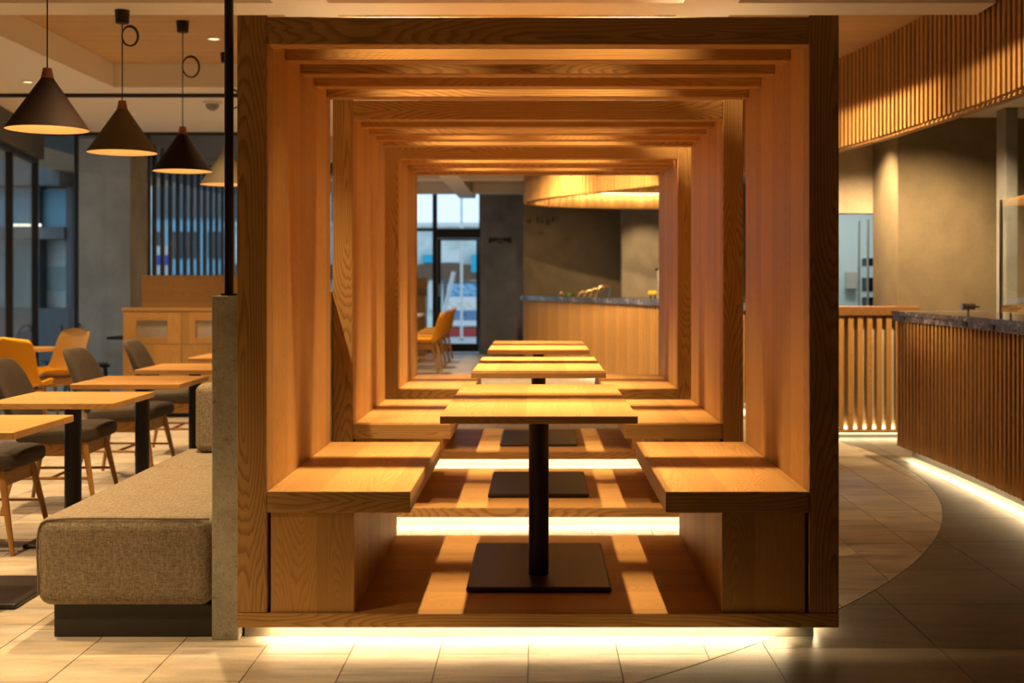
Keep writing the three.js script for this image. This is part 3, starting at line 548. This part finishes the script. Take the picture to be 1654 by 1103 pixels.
function curveLed(c, off, y, u0, u1, n, intensity, w = 0.012, toward = null) {
  const L = c.getLength() * (u1 - u0) / n;
  for (let i = 0; i < n; i++) { const u = u0 + (u1 - u0) * (i + 0.5) / n, p = c.getPointAt(u), t = c.getTangentAt(u), l = new THREE.RectAreaLight(WARM_LED, intensity, L, w);
    const nx = -t.z, nz = t.x, z = toward ? new THREE.Vector3(-(nx * toward[0]), -toward[1], -(nz * toward[0])).normalize() : new THREE.Vector3(0, 1, 0);
    const X = new THREE.Vector3(t.x, 0, t.z), Y = new THREE.Vector3().crossVectors(z, X);
    l.quaternion.setFromRotationMatrix(new THREE.Matrix4().makeBasis(X, Y, z)); l.position.set(p.x + nx * off, y, p.z + nz * off); scene.add(l); }
}
// near counter: its path runs away from the camera, so the bar side is to the right
const cNear = curve([[2.42, 4.4], [2.56, 5.6], [2.634, 6.71], [2.65, 7.7], [2.61, 9.02]]);
{
  const t = thing('bar_counter', 'curved bar counter with vertical timber slats and glass screens', 'bar counter', [0, 0, 0]);
  part('body', curveSlab(cNear, 0.085, 0.45, 0.09, 0.99, 40), M.wood, t);
  part('toe_kick', curveSlab(cNear, 0.12, 0.40, 0, 0.09, 40), M.plinth, t);
  slats(cNear, 0.085, 0.992, 0.070, 0.032, 0.045, M.wood, t, 0.022);
  part('counter_top', curveSlab(cNear, -0.035, 0.55, 1.035, 1.065, 40), M.stone, t);
  part('top_edge', curveSlab(cNear, -0.02, 0.40, 0.992, 1.034, 40), M.stone, t);
  part('led_strip', curveSlab(cNear, 0.075, 0.087, 0.078, 0.084, 40), M.led, t);
  curveLed(cNear, 0.081, 0.0775, 0.02, 0.99, 10, 130);
  for (const u of [0.955, 0.70, 0.60]) { const p = cNear.getPointAt(u), q = cNear.getTangentAt(u), m = part('power_socket', bx(-0.04, 0.04, 0.998, 1.030, -0.004, 0.004, 0.002), M.black, t); m.position.set(p.x + q.z * 0.021, 0, p.z - q.x * 0.021); m.rotation.y = Math.atan2(-q.z, q.x); }
}
{ // glass screens on the near counter
  const mk = (u0, u1, label) => { const p0 = cNear.getPointAt(u0), p1 = cNear.getPointAt(u1), g = thing('glass_screen', label, 'glass screen', [p0.x + 0.06, 1.066, -p0.z], 'counter glass screens'), dx = p1.x - p0.x, dz = p1.z - p0.z, L = Math.hypot(dx, dz); g.rotation.y = Math.atan2(-dz, dx);
    part('pane', bx(0.004, L, 0.03, 0.69, -0.005, 0.005, 0), M.glass, g); part('edge_strip', bx(-0.006, 0.008, 0, 0.69, -0.009, 0.009, 0.001), M.steel, g);
    for (const x of [0.0, L * 0.5]) { const c = part('clamp', rod([x + 0.02, 0.055, 0.005], [x + 0.02, 0.055, 0.085], 0.021, 0.021, 18), M.chrome, g); part('clamp_pin', rod([x + 0.02, 0.055, 0.08], [x + 0.02, 0.055, 0.11], 0.006, 0.006, 10), M.chrome, c); part('clamp_foot', rod([x + 0.02, 0, 0.05], [x + 0.02, 0.055, 0.05], 0.008, 0.008, 10), M.chrome, c); } };
  mk(0.617, 0.02, 'clear glass screen with a bright metal edge on the bar counter'); const p = cNear.getPointAt(0.73), st = thing('screen_clamp', 'bright metal screen clamp alone on the bar counter', 'clamp', [p.x + 0.05, 1.066, -p.z]); part('foot', rod([0, 0, 0], [0, 0.055, 0], 0.008, 0.008, 10), M.chrome, st); part('barrel', rod([-0.04, 0.055, 0], [0.04, 0.055, 0], 0.021, 0.021, 18), M.chrome, st); part('pin', rod([0.04, 0.055, 0], [0.07, 0.055, 0], 0.006, 0.006, 10), M.chrome, st);
}
{ // gate in front of the kitchen opening
  const t = thing('slatted_gate', 'slatted timber gate with wide gaps beside the bar counter', 'gate', [2.62, 0, 10.08]);
  wpart('back_panel', bx(2.43, 3.1, 0.05, 1.0, 10.135, 10.16, 0.002, 1), M.wallPale, t); wpart('top', bx(2.43, 3.1, 1.0, 1.073, 10.05, 10.3, 0.003, 0), M.gateTop, t);
  for (let x = 2.445; x < 3.06; x += 0.0775) wpart('slat', bx(x, x + 0.044, 0.075, 1.0, 10.07, 10.125, 0.002, 1), M.wood, t);
  wpart('bottom_rail', bx(2.43, 3.1, 0.045, 0.072, 10.066, 10.16, 0.002, 0), M.wood, t);
  wpart('led_strip', bx(2.43, 3.0, 0.037, 0.045, 10.08, 10.092, 0), M.led, t); wpart('led_strip', bx(2.43, 3.0, 0.0725, 0.079, 10.1265, 10.1345, 0), M.led, t);
  wpart('plinth', bx(2.43, 3.1, 0, 0.045, 10.12, 10.16, 0), M.plinth, t);
  rectLight(2.715, 0.0365, 10.086, 0.57, 0.012, 2.715, -1, 10.086, 90); rectLight(2.715, 0.0795, 10.13, 0.57, 0.006, 2.715, 1, 10.13, 90);
}
// far counter with a rounded end
const cFar = curve([[2.41, 10.42], [2.25, 11.2], [2.02, 12.1], [1.72, 13.4], [1.4, 14.4], [0.9, 15.8], [0.35, 17.0], [-0.05, 17.9], [-0.22, 18.5], [-0.1, 19.05], [0.4, 19.3]]);
{
  const t = thing('bar_counter', 'far slatted bar counter with dark stone top and rounded end', 'bar counter', [0, 0, 0]);
  part('body', curveSlab(cFar, 0.090, 0.16, 0.09, 0.99, 90), M.wood, t); part('toe_kick', curveSlab(cFar, 0.12, 0.16, 0, 0.09, 60), M.plinth, t);
  slats(cFar, 0.085, 0.995, 0.085, 0.040, 0.050, M.wood, t, 0.022);
  part('counter_top', curveSlab(cFar, -0.035, 0.50, 0.995, 1.065, 90), M.stone, t);
  part('led_strip', curveSlab(cFar, 0.075, 0.087, 0.078, 0.084, 70), M.led, t);
  curveLed(cFar, 0.081, 0.0775, 0.0, 0.85, 12, 130);
}
// slatted bulkhead above the bar
{
  const t = thing('slatted_bulkhead', 'curved timber slat bulkhead hanging from the ceiling above the bar', 'bulkhead', [0, 0, 0]);
  part('backing', curveSlab(cBulk, 0.090, 0.110, 2.275, 2.97, 140), M.wood, t);
  slats(cBulk, 2.267, 2.968, 0.070, 0.034, 0.04, M.wood, t, 0.03, 'slat', 0.0, 0.98);
  slats(cBulk, 2.267, 2.61, 0.11, 0.052, 0.03, M.wood, t, 0.128, 'inner_slat', 0.55, 0.98);
  part('bottom_trim', curveSlab(cBulk, 0.085, 0.145, 2.264, 2.274, 140), M.wood, t);
  part('led_strip', curveSlab(cBulk, 0.18, 0.195, 2.455, 2.465, 60, 0.66, 0.98), M.led, t);
  curveLed(cBulk, 0.1875, 2.452, 0.66, 0.96, 10, 110, 0.014, [-0.5, -1]);
  // ceiling of the bar inside the bulkhead
  const P = [new THREE.Vector2(6.9, 4.6)]; for (let i = 0; i <= 120; i++) { const u = i / 120, p = cBulk.getPointAt(u), q = cBulk.getTangentAt(u); P.push(new THREE.Vector2(p.x - q.z * 0.1, -p.z - q.x * 0.1)); } P.push(new THREE.Vector2(6.9, 17.0));
  const g = new THREE.ExtrudeGeometry(new THREE.Shape(P), { depth: 0.03, bevelEnabled: false }); g.rotateX(-Math.PI / 2); g.translate(0, 2.62, 0);
  struct('ceiling_bar', g, M.ceiling, 'flat pale ceiling inside the slatted bulkhead', 'ceiling');
}
// walls behind the bar
struct('wall_bar_far', bx(-0.24, 1.5, 0, 2.96, 20.0, 20.2, 0.002, 1), M.olive, 'dark olive plaster wall carrying the restroom pictograms', 'wall');
struct('wall_bar_sand', bx(1.27, 3.4, 0, 2.96, 18.8, 19.0, 0.002, 1), M.sand, 'sand coloured plaster wall behind the far counter', 'wall');
struct('wall_bar_side', bx(3.25, 3.4, 0, 2.96, 13.6, 18.8, 0, 1), M.sand, 'plaster side wall inside the bar', 'wall');
{
  const g = thing('wall_kitchen', 'grey brown wall above the kitchen opening', 'wall', [2.6, 0, 10.95]); g.userData.kind = 'structure';
  wpart('lintel', bx(2.55, 3.8, 1.875, 2.96, 10.9, 11.05, 0.002, 1), M.sand, g); wpart('jamb', bx(2.55, 2.63, 0, 1.875, 10.9, 11.05, 0.002, 1), M.sand, g);
  struct('wall_pillar', bx(2.948, 3.79, 0, 2.96, 10.15, 10.9, 0.003, 1), M.olive, 'broad olive plaster pillar behind the bar counter', 'pillar');
  struct('wall_slim_pillar', bx(3.61, 3.70, 0, 2.62, 9.55, 9.75, 0.002, 1), M.greyWall, 'slim grey pillar behind the glass screen', 'pillar');
  struct('wall_bar_right', bx(3.9, 6.9, 0, 2.96, 10.2, 10.4, 0, 1), M.olive, 'dark plaster wall at the right of the bar', 'wall');
  struct('wall_kitchen_back', bx(2.55, 5.2, 0, 2.96, 13.4, 13.6, 0), M.kitchen, 'white kitchen wall seen through the opening', 'wall');
  struct('wall_kitchen_left', bx(2.55, 2.63, 0, 2.5, 11.05, 13.4, 0), M.kitchen, 'white kitchen side wall', 'wall');
  struct('wall_kitchen_right', bx(5.1, 5.2, 0, 2.96, 10.4, 13.4, 0), M.kitchen, 'white kitchen end wall', 'wall');
  struct('ceiling_kitchen', bx(2.55, 5.2, 2.5, 2.6, 11.05, 13.4, 0), M.kitchen, 'white kitchen ceiling', 'ceiling');
  const l = thing('kitchen_light', 'flat white ceiling light inside the kitchen', 'ceiling light', [3.2, 2.5, 12.3]); part('housing', bx(-0.3, 0.3, -0.02, 0, -0.1, 0.1, 0.002), M.white, l); part('diffuser', bx(-0.29, 0.29, -0.026, -0.02, -0.09, 0.09, 0), M.tube, l);
  rectLight(3.2, 2.47, 12.3, 0.58, 0.18, 3.2, 0, 12.3, 44, rgb(0.86, 0.97, 0.95));
  const pd = thing('towel_dispenser', 'beige paper towel dispenser on the white kitchen wall', 'dispenser', [3.37, 1.19, 13.36]); part('housing', rbox(-0.055, 0.055, 0, 0.19, -0.07, 0.03, 0.012, 3, 1), M.tableWhite, pd); part('paper', bx(-0.035, 0.035, -0.03, 0.01, -0.04, -0.036, 0), M.white, pd);
  const rk = thing('kitchen_rack', 'steel rack of dark kitchen utensils beside the white wall', 'rack', [3.33, 0, 12.5]);
  for (const [x, z] of [[0, 0], [0.4, 0], [0, 0.35], [0.4, 0.35]]) part('upright', rod([x, 0, z], [x, 1.9, z], 0.012, 0.012, 8), M.steel, rk);
  for (const y of [0.5, 1.0, 1.16, 1.42]) part('shelf', bx(-0.015, 0.42, y, y + 0.012, -0.015, 0.365, 0.001), M.steel, rk);
  for (const [y, h] of [[1.014, 0.1], [1.174, 0.14], [1.434, 0.08]]) tag(solo('storage_tin', bx(3.332, 3.49, y, y + h, 12.5, 12.75, 0.01), M.black, `dark tin on the kitchen rack shelf ${y < 1.1 ? 'lowest in view' : y < 1.3 ? 'in the middle' : 'at the top'}`, 'tin'), null, null, 'tins on the kitchen rack');
}
{ // restroom pictograms
  const D = 19.985, t = thing('restroom_sign', 'black restroom pictograms and arrows on the olive wall', 'sign', [0, 2.3, D]);
  const K = (px) => (px - VX) * D / F, Y = (py) => CAM_Y - (py - VY) * D / F, ex = (sh) => new THREE.ExtrudeGeometry(sh, { depth: 0.004, bevelEnabled: false, curveSegments: 10 }).translate(0, 0, -D + 0.004);
  const bar = (a, b, r) => rod([K(a[0]), Y(a[1]), D - 0.002], [K(b[0]), Y(b[1]), D - 0.002], r, r, 8);
  const disc = (px, py, r) => new THREE.CylinderGeometry(r, r, 0.006, 18).rotateX(Math.PI / 2).translate(K(px), Y(py), -D + 0.004);
  wpart('arrow', join([bar([848.5, 357], [857.5, 357], 0.006), bar([857.5, 357], [853.5, 353], 0.006), bar([857.5, 357], [853.5, 361], 0.006)]), M.black, t);
  wpart('man_pictogram', join([disc(868.7, 350.5, 0.011), bx(K(867), K(870.6), Y(359.5), Y(351.7), D - 0.006, D - 0.001, 0)]), M.black, t);
  const dress = new THREE.Shape([[875.2, 352], [877.6, 360], [873, 360]].map(([a, b]) => new THREE.Vector2(K(a), Y(b))).reverse());
  wpart('woman_pictogram', join([disc(875.2, 350.8, 0.011), ex(dress)]), M.black, t);
  wpart('wheelchair_pictogram', join([disc(884, 353, 0.008), bar([884, 354], [884.5, 358], 0.006), bar([884.5, 358], [887.5, 358.5], 0.006), new THREE.TorusGeometry(0.03, 0.005, 6, 20, 4).rotateZ(2.2).translate(K(884.8), Y(360), -D + 0.004)]), M.black, t);
  wpart('baby_pictogram', disc(893, 355.5, 0.022), M.black, t);
  wpart('arrow', join([bar([868, 378], [878, 376.5], 0.004), bar([878, 376.5], [874, 373], 0.004)]), M.brown, t);
}
{ // things on the far counter
  const T0 = 1.066, on = (px, off) => { let best = null; for (let i = 0; i <= 900; i++) { const u = 0.85 * i / 900, p = cFar.getPointAt(u), t = cFar.getTangentAt(u), x = p.x - t.z * off, d = -p.z - t.x * off, e = Math.abs(VX + x * F / d - px); if (!best || e < best.e) best = { e, b: [x, T0, d] }; } return best.b; };
  for (let k = 0; k < 4; k++) { const t = thing('bar_tap', 'shiny bent brass tap in the cluster of taps on the far counter', 'tap', on(934 + k * 9.5, 0.14), 'taps on the far counter'); part('stem', tubeAlong([[0, 0, 0], [0.01, 0.03, 0], [0.045, 0.06 + 0.02 * k, 0], [0.09, 0.07 + 0.025 * k, 0]], 0.012, 20), M.brass, t); part('spout', rod([0.085, 0.07 + 0.025 * k, 0], [0.10, 0.045 + 0.025 * k, 0], 0.014), M.brass, t); part('foot', new THREE.CylinderGeometry(0.022, 0.026, 0.012, 18).translate(0, 0.006, 0), M.brass, t); }
  const j = thing('glass_jar', 'clear lidded jar behind the taps on the far counter', 'jar', on(976, 0.36)); part('jar_body', new THREE.LatheGeometry([[0, 0], [0.07, 0], [0.075, 0.02], [0.085, 0.13], [0.08, 0.13], [0.068, 0.012], [0, 0.012]].map((q) => new THREE.Vector2(...q)), 32), M.glass, j); part('lid', new THREE.CylinderGeometry(0.07, 0.088, 0.025, 32).translate(0, 0.143, 0), M.collar, j);
  const lm = thing('lime', 'small green lime on the far counter', 'fruit', on(919, 0.14)); part('fruit_body', new THREE.SphereGeometry(0.024, 18, 12).scale(1.15, 1, 1).translate(0, 0.024, 0), M.lime, lm); part('stem_end', new THREE.SphereGeometry(0.005, 8, 6).translate(0.027, 0.026, 0), M.brown, lm);
  const cu = thing('copper_utensil', 'small bent copper utensil beside the green lime', 'utensil', on(907, 0.14)); part('handle', tubeAlong([[-0.03, 0.012, 0], [0, 0.05, 0], [0.03, 0.012, 0]], 0.012, 16), M.brass, cu);
  for (const px of [1051, 1058]) { const t = thing('lemon_stand', 'yellow fruit on a short stand beside the slim counter post', 'fruit stand', on(px, 0.16), 'yellow fruit stands'); part('stand', rod([0, 0, 0], [0, 0.05, 0], 0.008), M.black, t); part('fruit', new THREE.SphereGeometry(0.03, 18, 12).scale(1.2, 0.9, 1).translate(0, 0.07, 0), M.yellow, t); }
  const p = thing('screen_post', 'slim dark post standing on the far counter', 'post', on(1063, 0.1)); part('post', rod([0, 0, 0], [0, 0.36, 0], 0.012), M.steel, p); part('arm', rod([0.01, 0.35, 0], [-0.035, 0.35, 0], 0.014), M.black, p);
}

/* ------------------------------------------------------------------ ceiling fittings */
{ const t = thing('dome_camera', 'small grey dome camera on the pale ceiling', 'camera', [-2.67, HS, 10.15]); part('mount', new THREE.CylinderGeometry(0.075, 0.085, 0.02, 32).translate(0, -0.01, 0), M.white, t); part('dome', new THREE.SphereGeometry(0.055, 28, 14, 0, Math.PI * 2, Math.PI / 2, Math.PI / 2).translate(0, -0.02, 0), M.greyWall, t); }
// downlights over the dining tables, the aisle and the bar
const DL = [
  [-1.55, 2.97, 5.5, -1.6, 0, 5.5, 30, 0.80, 0.8], [-3.0, 2.97, 4.6, -2.9, 0, 4.6, 26, 0.80, 0.8], [-3.4, 2.75, 6.9, -3.2, 0, 6.9, 28, 0.85, 0.8], [-2.2, 2.93, 8.4, -2.0, 0, 8.4, 13, 0.75, 0.8], [-3.75, 2.75, 9.1, -3.5, 0, 9.3, 28, 0.85, 0.8],
  [-3.6, 2.75, 10.9, -3.6, 0, 10.6, 12, 0.85, 0.8], [-1.9, 2.75, 10.3, -2.1, 0, 10.6, 14, 0.85, 0.8],
  [-2.25, 2.97, 3.2, -2.2, 0, 3.25, 28, 0.72, 0.8],
  [1.7, 2.97, 8.6, 1.7, 0, 8.6, 66, 0.72, 0.9], [1.75, 2.97, 7.0, 1.9, 0, 7.0, 52, 0.70, 0.9],
  [-1.6, 2.97, 16.4, -1.6, 0, 16.4, 30, 0.85, 0.9], [-1.6, 2.97, 19.6, -1.8, 0, 19.3, 16, 0.75, 0.9], [0.0, 2.97, 13.6, 0.6, 0.2, 15.4, 36, 0.7, 0.9], [0.55, 2.97, 11.4, 1.3, 0.3, 13.4, 62, 0.8, 0.8],
  [2.42, 2.62, 10.2, 2.95, 1.2, 10.55, 20, 0.80, 0.7], [2.85, 2.62, 8.9, 3.15, 0.5, 10.1, 25, 0.88, 0.6], [1.55, 2.75, 18.0, 1.7, 0, 18.6, 9, 0.75, 0.5], [-0.1, 2.75, 18.2, 0.1, 0.3, 19.9, 4, 0.9, 0.9],
  [-0.45, 2.97, 8.2, 2.35, 2.2, 8.3, 110, 0.40, 0.8], [-0.45, 2.97, 6.1, 2.45, 2.2, 6.3, 45, 0.36, 1.0], [0.0, 2.97, 9.95, 0.78, 2.25, 14.2, 110, 0.25, 0.6],
];
for (const q of DL) { fixture(q[0], q[1], q[2]); spot(q[0], q[1] - 0.03, q[2], q[3], q[4], q[5], q[6], q[7], q[8]); }

/* ------------------------------------------------------------------ terrace and street outside */
struct('floor_outside', bx(-60, 40, -0.45, -0.21, -5, 90, 0), M.asphalt, 'grey street paving outside the windows', 'paving');
struct('floor_terrace', bx(-7.4, -2.8, -0.21, -0.03, 12.3, 30, 0), M.asphalt, 'grey terrace paving beyond the glass wall', 'paving');
struct('floor_pavement', bx(-2.8, 10, -0.21, -0.03, 22.35, 34, 0), M.asphalt, 'pale pavement outside the far door', 'paving');
struct('ceiling_terrace', bx(-5.6, -2.82, 2.8, 3.1, 12.34, 22, 0), M.facadeDark, 'dark canopy ceiling over the terrace', 'ceiling');
struct('terrace_column', bx(-4.93, -4.345, -0.1, 2.8, 13.2, 13.8, 0.004, 1), M.wallPale, 'broad plaster column on the terrace behind the glass', 'column');
for (let k = 0; k < 20; k++) { const d = 13.85 + k * 0.3; tag(solo('facade_fin', bx(-4.32, -4.285, -0.05, 2.8, d, d + 0.075, 0.003, 1), M.fin, 'dark upright facade fin in the row beyond the terrace', 'fin'), null, null, 'dark facade fins'); }
{ // terrace furniture
  const wire = () => { const t = thing('terrace_chair', 'dark wire terrace chair beside the plaster column', 'chair', [-4.4, -0.03, 12.55], 'terrace chairs', 0.4); part('back_frame', tubeAlong([[-0.2, 0.45, 0.2], [-0.22, 0.7, 0.19], [-0.24, 0.84, 0.1], [-0.24, 0.84, -0.1], [-0.22, 0.7, -0.19], [-0.2, 0.45, -0.2]], 0.011, 40), M.black, t); part('back_mesh', bx(-0.235, -0.225, 0.46, 0.80, -0.17, 0.17, 0.002, 1), M.brown, t); part('seat', rbox(-0.21, 0.22, 0.43, 0.46, -0.21, 0.21, 0.012, 3, 0), M.black, t); for (const [a, b] of [[-1, -1], [-1, 1], [1, -1], [1, 1]]) part('leg', rod([a * 0.22, 0, b * 0.2], [a * 0.18, 0.43, b * 0.17], 0.011), M.black, t); return t; };
  const a = wire(); a.position.set(-4.64, -0.03, -12.72); dup(a, [-5.05, -0.03, 13.4], 2.6, 'dark wire terrace chair past the slanting glass wall');
  const t = thing('terrace_table', 'dark terrace table behind the wooden service cabinet', 'table', [-4.02, -0.03, 12.78]); part('table_top', bx(-0.33, 0.33, 0.72, 0.745, -0.3, 0.3, 0.003), M.black, t); part('pole', rod([0, 0.01, 0], [0, 0.72, 0], 0.03), M.black, t); part('base_plate', rbox(-0.2, 0.2, 0, 0.016, -0.2, 0.2, 0.007, 2, 0), M.black, t);
}
{ // neighbouring building seen through the slanting glass
  const D = 19, X = (px) => (px - VX) * D / F, Y = (py) => CAM_Y - (py - VY) * D / F, b = thing('neighbour_building', 'dark framed building with pale blue upper wall across the terrace', 'building', [-7.5, 0, D]);
  const w = (n, p0, p1, q0, q1, a, e, m) => wpart(n, bx(X(p0), X(p1), Y(q1), Y(q0), D + a, D + e, 0.004), m, b);
  w('wall', -420, 118, 150, 680, 0.5, 4, M.facade); w('upper_wall', -420, 98, 303, 366, 0.3, 0.5, M.blueWall); w('eaves', -420, 100, 150, 300, -0.1, 0.5, M.facadeDark); w('fascia_beam', -420, 100, 366, 386, 0.1, 0.5, M.facadeDark);
  for (const p of [-160, -60, 47, 100]) w('pillar', p, p + 10, 300, 680, 0.15, 0.45, M.facadeDark);
  for (const [p0, p1] of [[-140, -70], [-48, 40]]) { const q = w('window', p0, p1, 388, 520, 0.38, 0.5, M.tintGlass); part('window_bar', bx(X((p0 + p1) / 2), X((p0 + p1) / 2) + 0.06, Y(520), Y(388), D + 0.32, D + 0.38, 0), M.frame, q); }
  w('window', 60, 98, 430, 470, 0.38, 0.5, M.tintGlass); w('plinth_wall', -420, 120, 498, 700, -0.2, 0.5, M.facadeDark);
  const l = thing('canopy_tube_light', 'lit white tube light under the neighbouring eaves', 'tube light', [X(45), Y(364), D - 0.1]); part('tube', rod([X(20) - X(45), 0, 0], [X(70) - X(45), 0, 0], 0.02), M.tube, l);
  rectLight(X(45), Y(364) - 0.03, D - 0.1, 0.45, 0.03, X(45), -1, D - 0.1, 8, rgb(1, 0.95, 0.75));
}
{ // street scene beyond the far door
  const b = thing('street_building', 'pale shop building across the street outside the door', 'building', [-4, 0, 36]);
  const D = 36, X = (px) => (px - VX) * D / F, Y = (py) => CAM_Y - (py - VY) * D / F, w = (n, p0, p1, q0, q1, a, e, m) => wpart(n, bx(X(p0), X(p1), Y(q1), Y(q0), D + a, D + e, 0.004), m, b);
  w('wall', 360, 1000, 362, 560, 0.3, 6, M.facade); w('cornice', 360, 1000, 359, 366, 0, 0.3, M.white); w('shop_front', 360, 1000, 427, 452, 0.05, 0.3, M.brown);
  w('shop_sign', 682, 700, 411, 424, 0.0, 0.3, M.cyan); w('shop_sign', 761, 773, 411, 440, 0.0, 0.3, M.cyan); w('shop_sign', 712, 742, 404, 424, 0.1, 0.3, M.white);
  for (let k = 0; k < 12; k++) w('shop_window', 560 + k * 22, 574 + k * 22, 452, 500, 0.1, 0.3, k % 3 ? M.tintGlass : M.white);
  const c = thing('flag_pole', 'pale metal street pole outside the glass door', 'pole', [(745.5 - VX) * 27 / F, -0.03, 27]); part('pole', rod([0, 0, 0], [0, 4.6, 0], 0.03), M.white, c); part('foot', rod([0, 0, 0], [0, 0.06, 0], 0.08), M.steel, c);
  const cv = document.createElement('canvas'); cv.width = 256; cv.height = 420; const g = cv.getContext('2d');
  g.fillStyle = '#e8eef2'; g.fillRect(0, 0, 256, 420); g.fillStyle = '#4f95c8'; g.fillRect(0, 0, 256, 130); g.fillStyle = '#9cc8e4'; for (let k = 0; k < 14; k++) { g.beginPath(); g.ellipse(20 + k * 18, 60 + 40 * Math.sin(k * 1.7), 34, 14, 0.4, 0, 7); g.fill(); }
  g.fillStyle = '#f4efe6'; for (let k = 0; k < 10; k++) { g.beginPath(); g.ellipse(30 + k * 22, 190 + 26 * Math.cos(k * 2.1), 26, 22, 0, 0, 7); g.fill(); } g.fillStyle = '#c86a5a'; for (let k = 0; k < 9; k++) g.fillRect(20 + k * 26, 200 + (k % 3) * 22, 10, 12); g.fillStyle = '#5f8fb5'; g.fillRect(0, 265, 256, 100); g.fillStyle = '#2f4a66'; g.fillRect(110, 300, 60, 16);
  const tx = new THREE.CanvasTexture(cv); tx.colorSpace = THREE.SRGBColorSpace;
  const s = thing('poster_stand', 'upright street poster stand with blue and white print', 'poster stand', [(746 - VX) * 29 / F, -0.03, 29]); part('cabinet', bx(-0.42, 0.42, 0.18, 1.30, -0.06, 0.06, 0.01), M.brown, s);
  const pg = new THREE.PlaneGeometry(0.7, 1.0).translate(0, 0.75, 0.064); part('poster', pg, std({ map: tx, roughness: 0.5 }), s); part('foot', bx(-0.36, 0.36, 0, 0.18, -0.12, 0.12, 0.01), M.red, s);
  const sp = thing('slanted_post', 'white slanting post beside the street pole', 'post', [(716 - VX) * 26 / F, -0.03, 26]); part('post', rod([0, 0.55, 0], [0.22, 1.5, 0], 0.045), M.white, sp); part('foot', rod([0, 0, 0], [0, 0.56, 0], 0.03), M.steel, sp);
}
{ const t = thing('distant_block', 'low blue grey office block beyond the facade fins', 'building', [-13.5, 0, 48]); part('tower', bx(-1.6, 5.5, 3.75, 7.5, -1, 2, 0), M.facadeDark, t); part('wall', bx(-6, 5.5, -0.3, 3.6, -2, 2, 0), M.blueWall, t); for (let r = 0; r < 2; r++) for (let k = 0; k < 8; k++) part('window', bx(-5.5 + k * 1.35, -4.6 + k * 1.35, 0.5 + r * 1.6, 1.5 + r * 1.6, -2.05, -2, 0), M.fin, t); part('roof_edge', bx(-6.1, 5.6, 3.6, 3.75, -2.1, 2.1, 0), M.facadeDark, t); }
{ // hedge past the terrace glass and sign beyond the fins
  const t = thing('street_sign', 'small lit blue and white shop sign beyond the fins', 'sign', [-7.6, 1.4, 24]); part('sign_panel', bx(-0.5, 0.5, 0, 0.55, -0.03, 0.03, 0.005), M.white, t); part('stripe', bx(-0.5, 0.5, 0.18, 0.38, -0.036, 0.036, 0), std({ color: rgb(0.02, 0.09, 0.6), roughness: 0.5 }), t); part('post', rod([0, -1.62, 0], [0, 0, 0], 0.03), M.steel, t);
}

scene.traverse((o) => { if (o.isMesh) { o.castShadow = true; o.receiveShadow = true; } });
renderer.render(scene, camera);
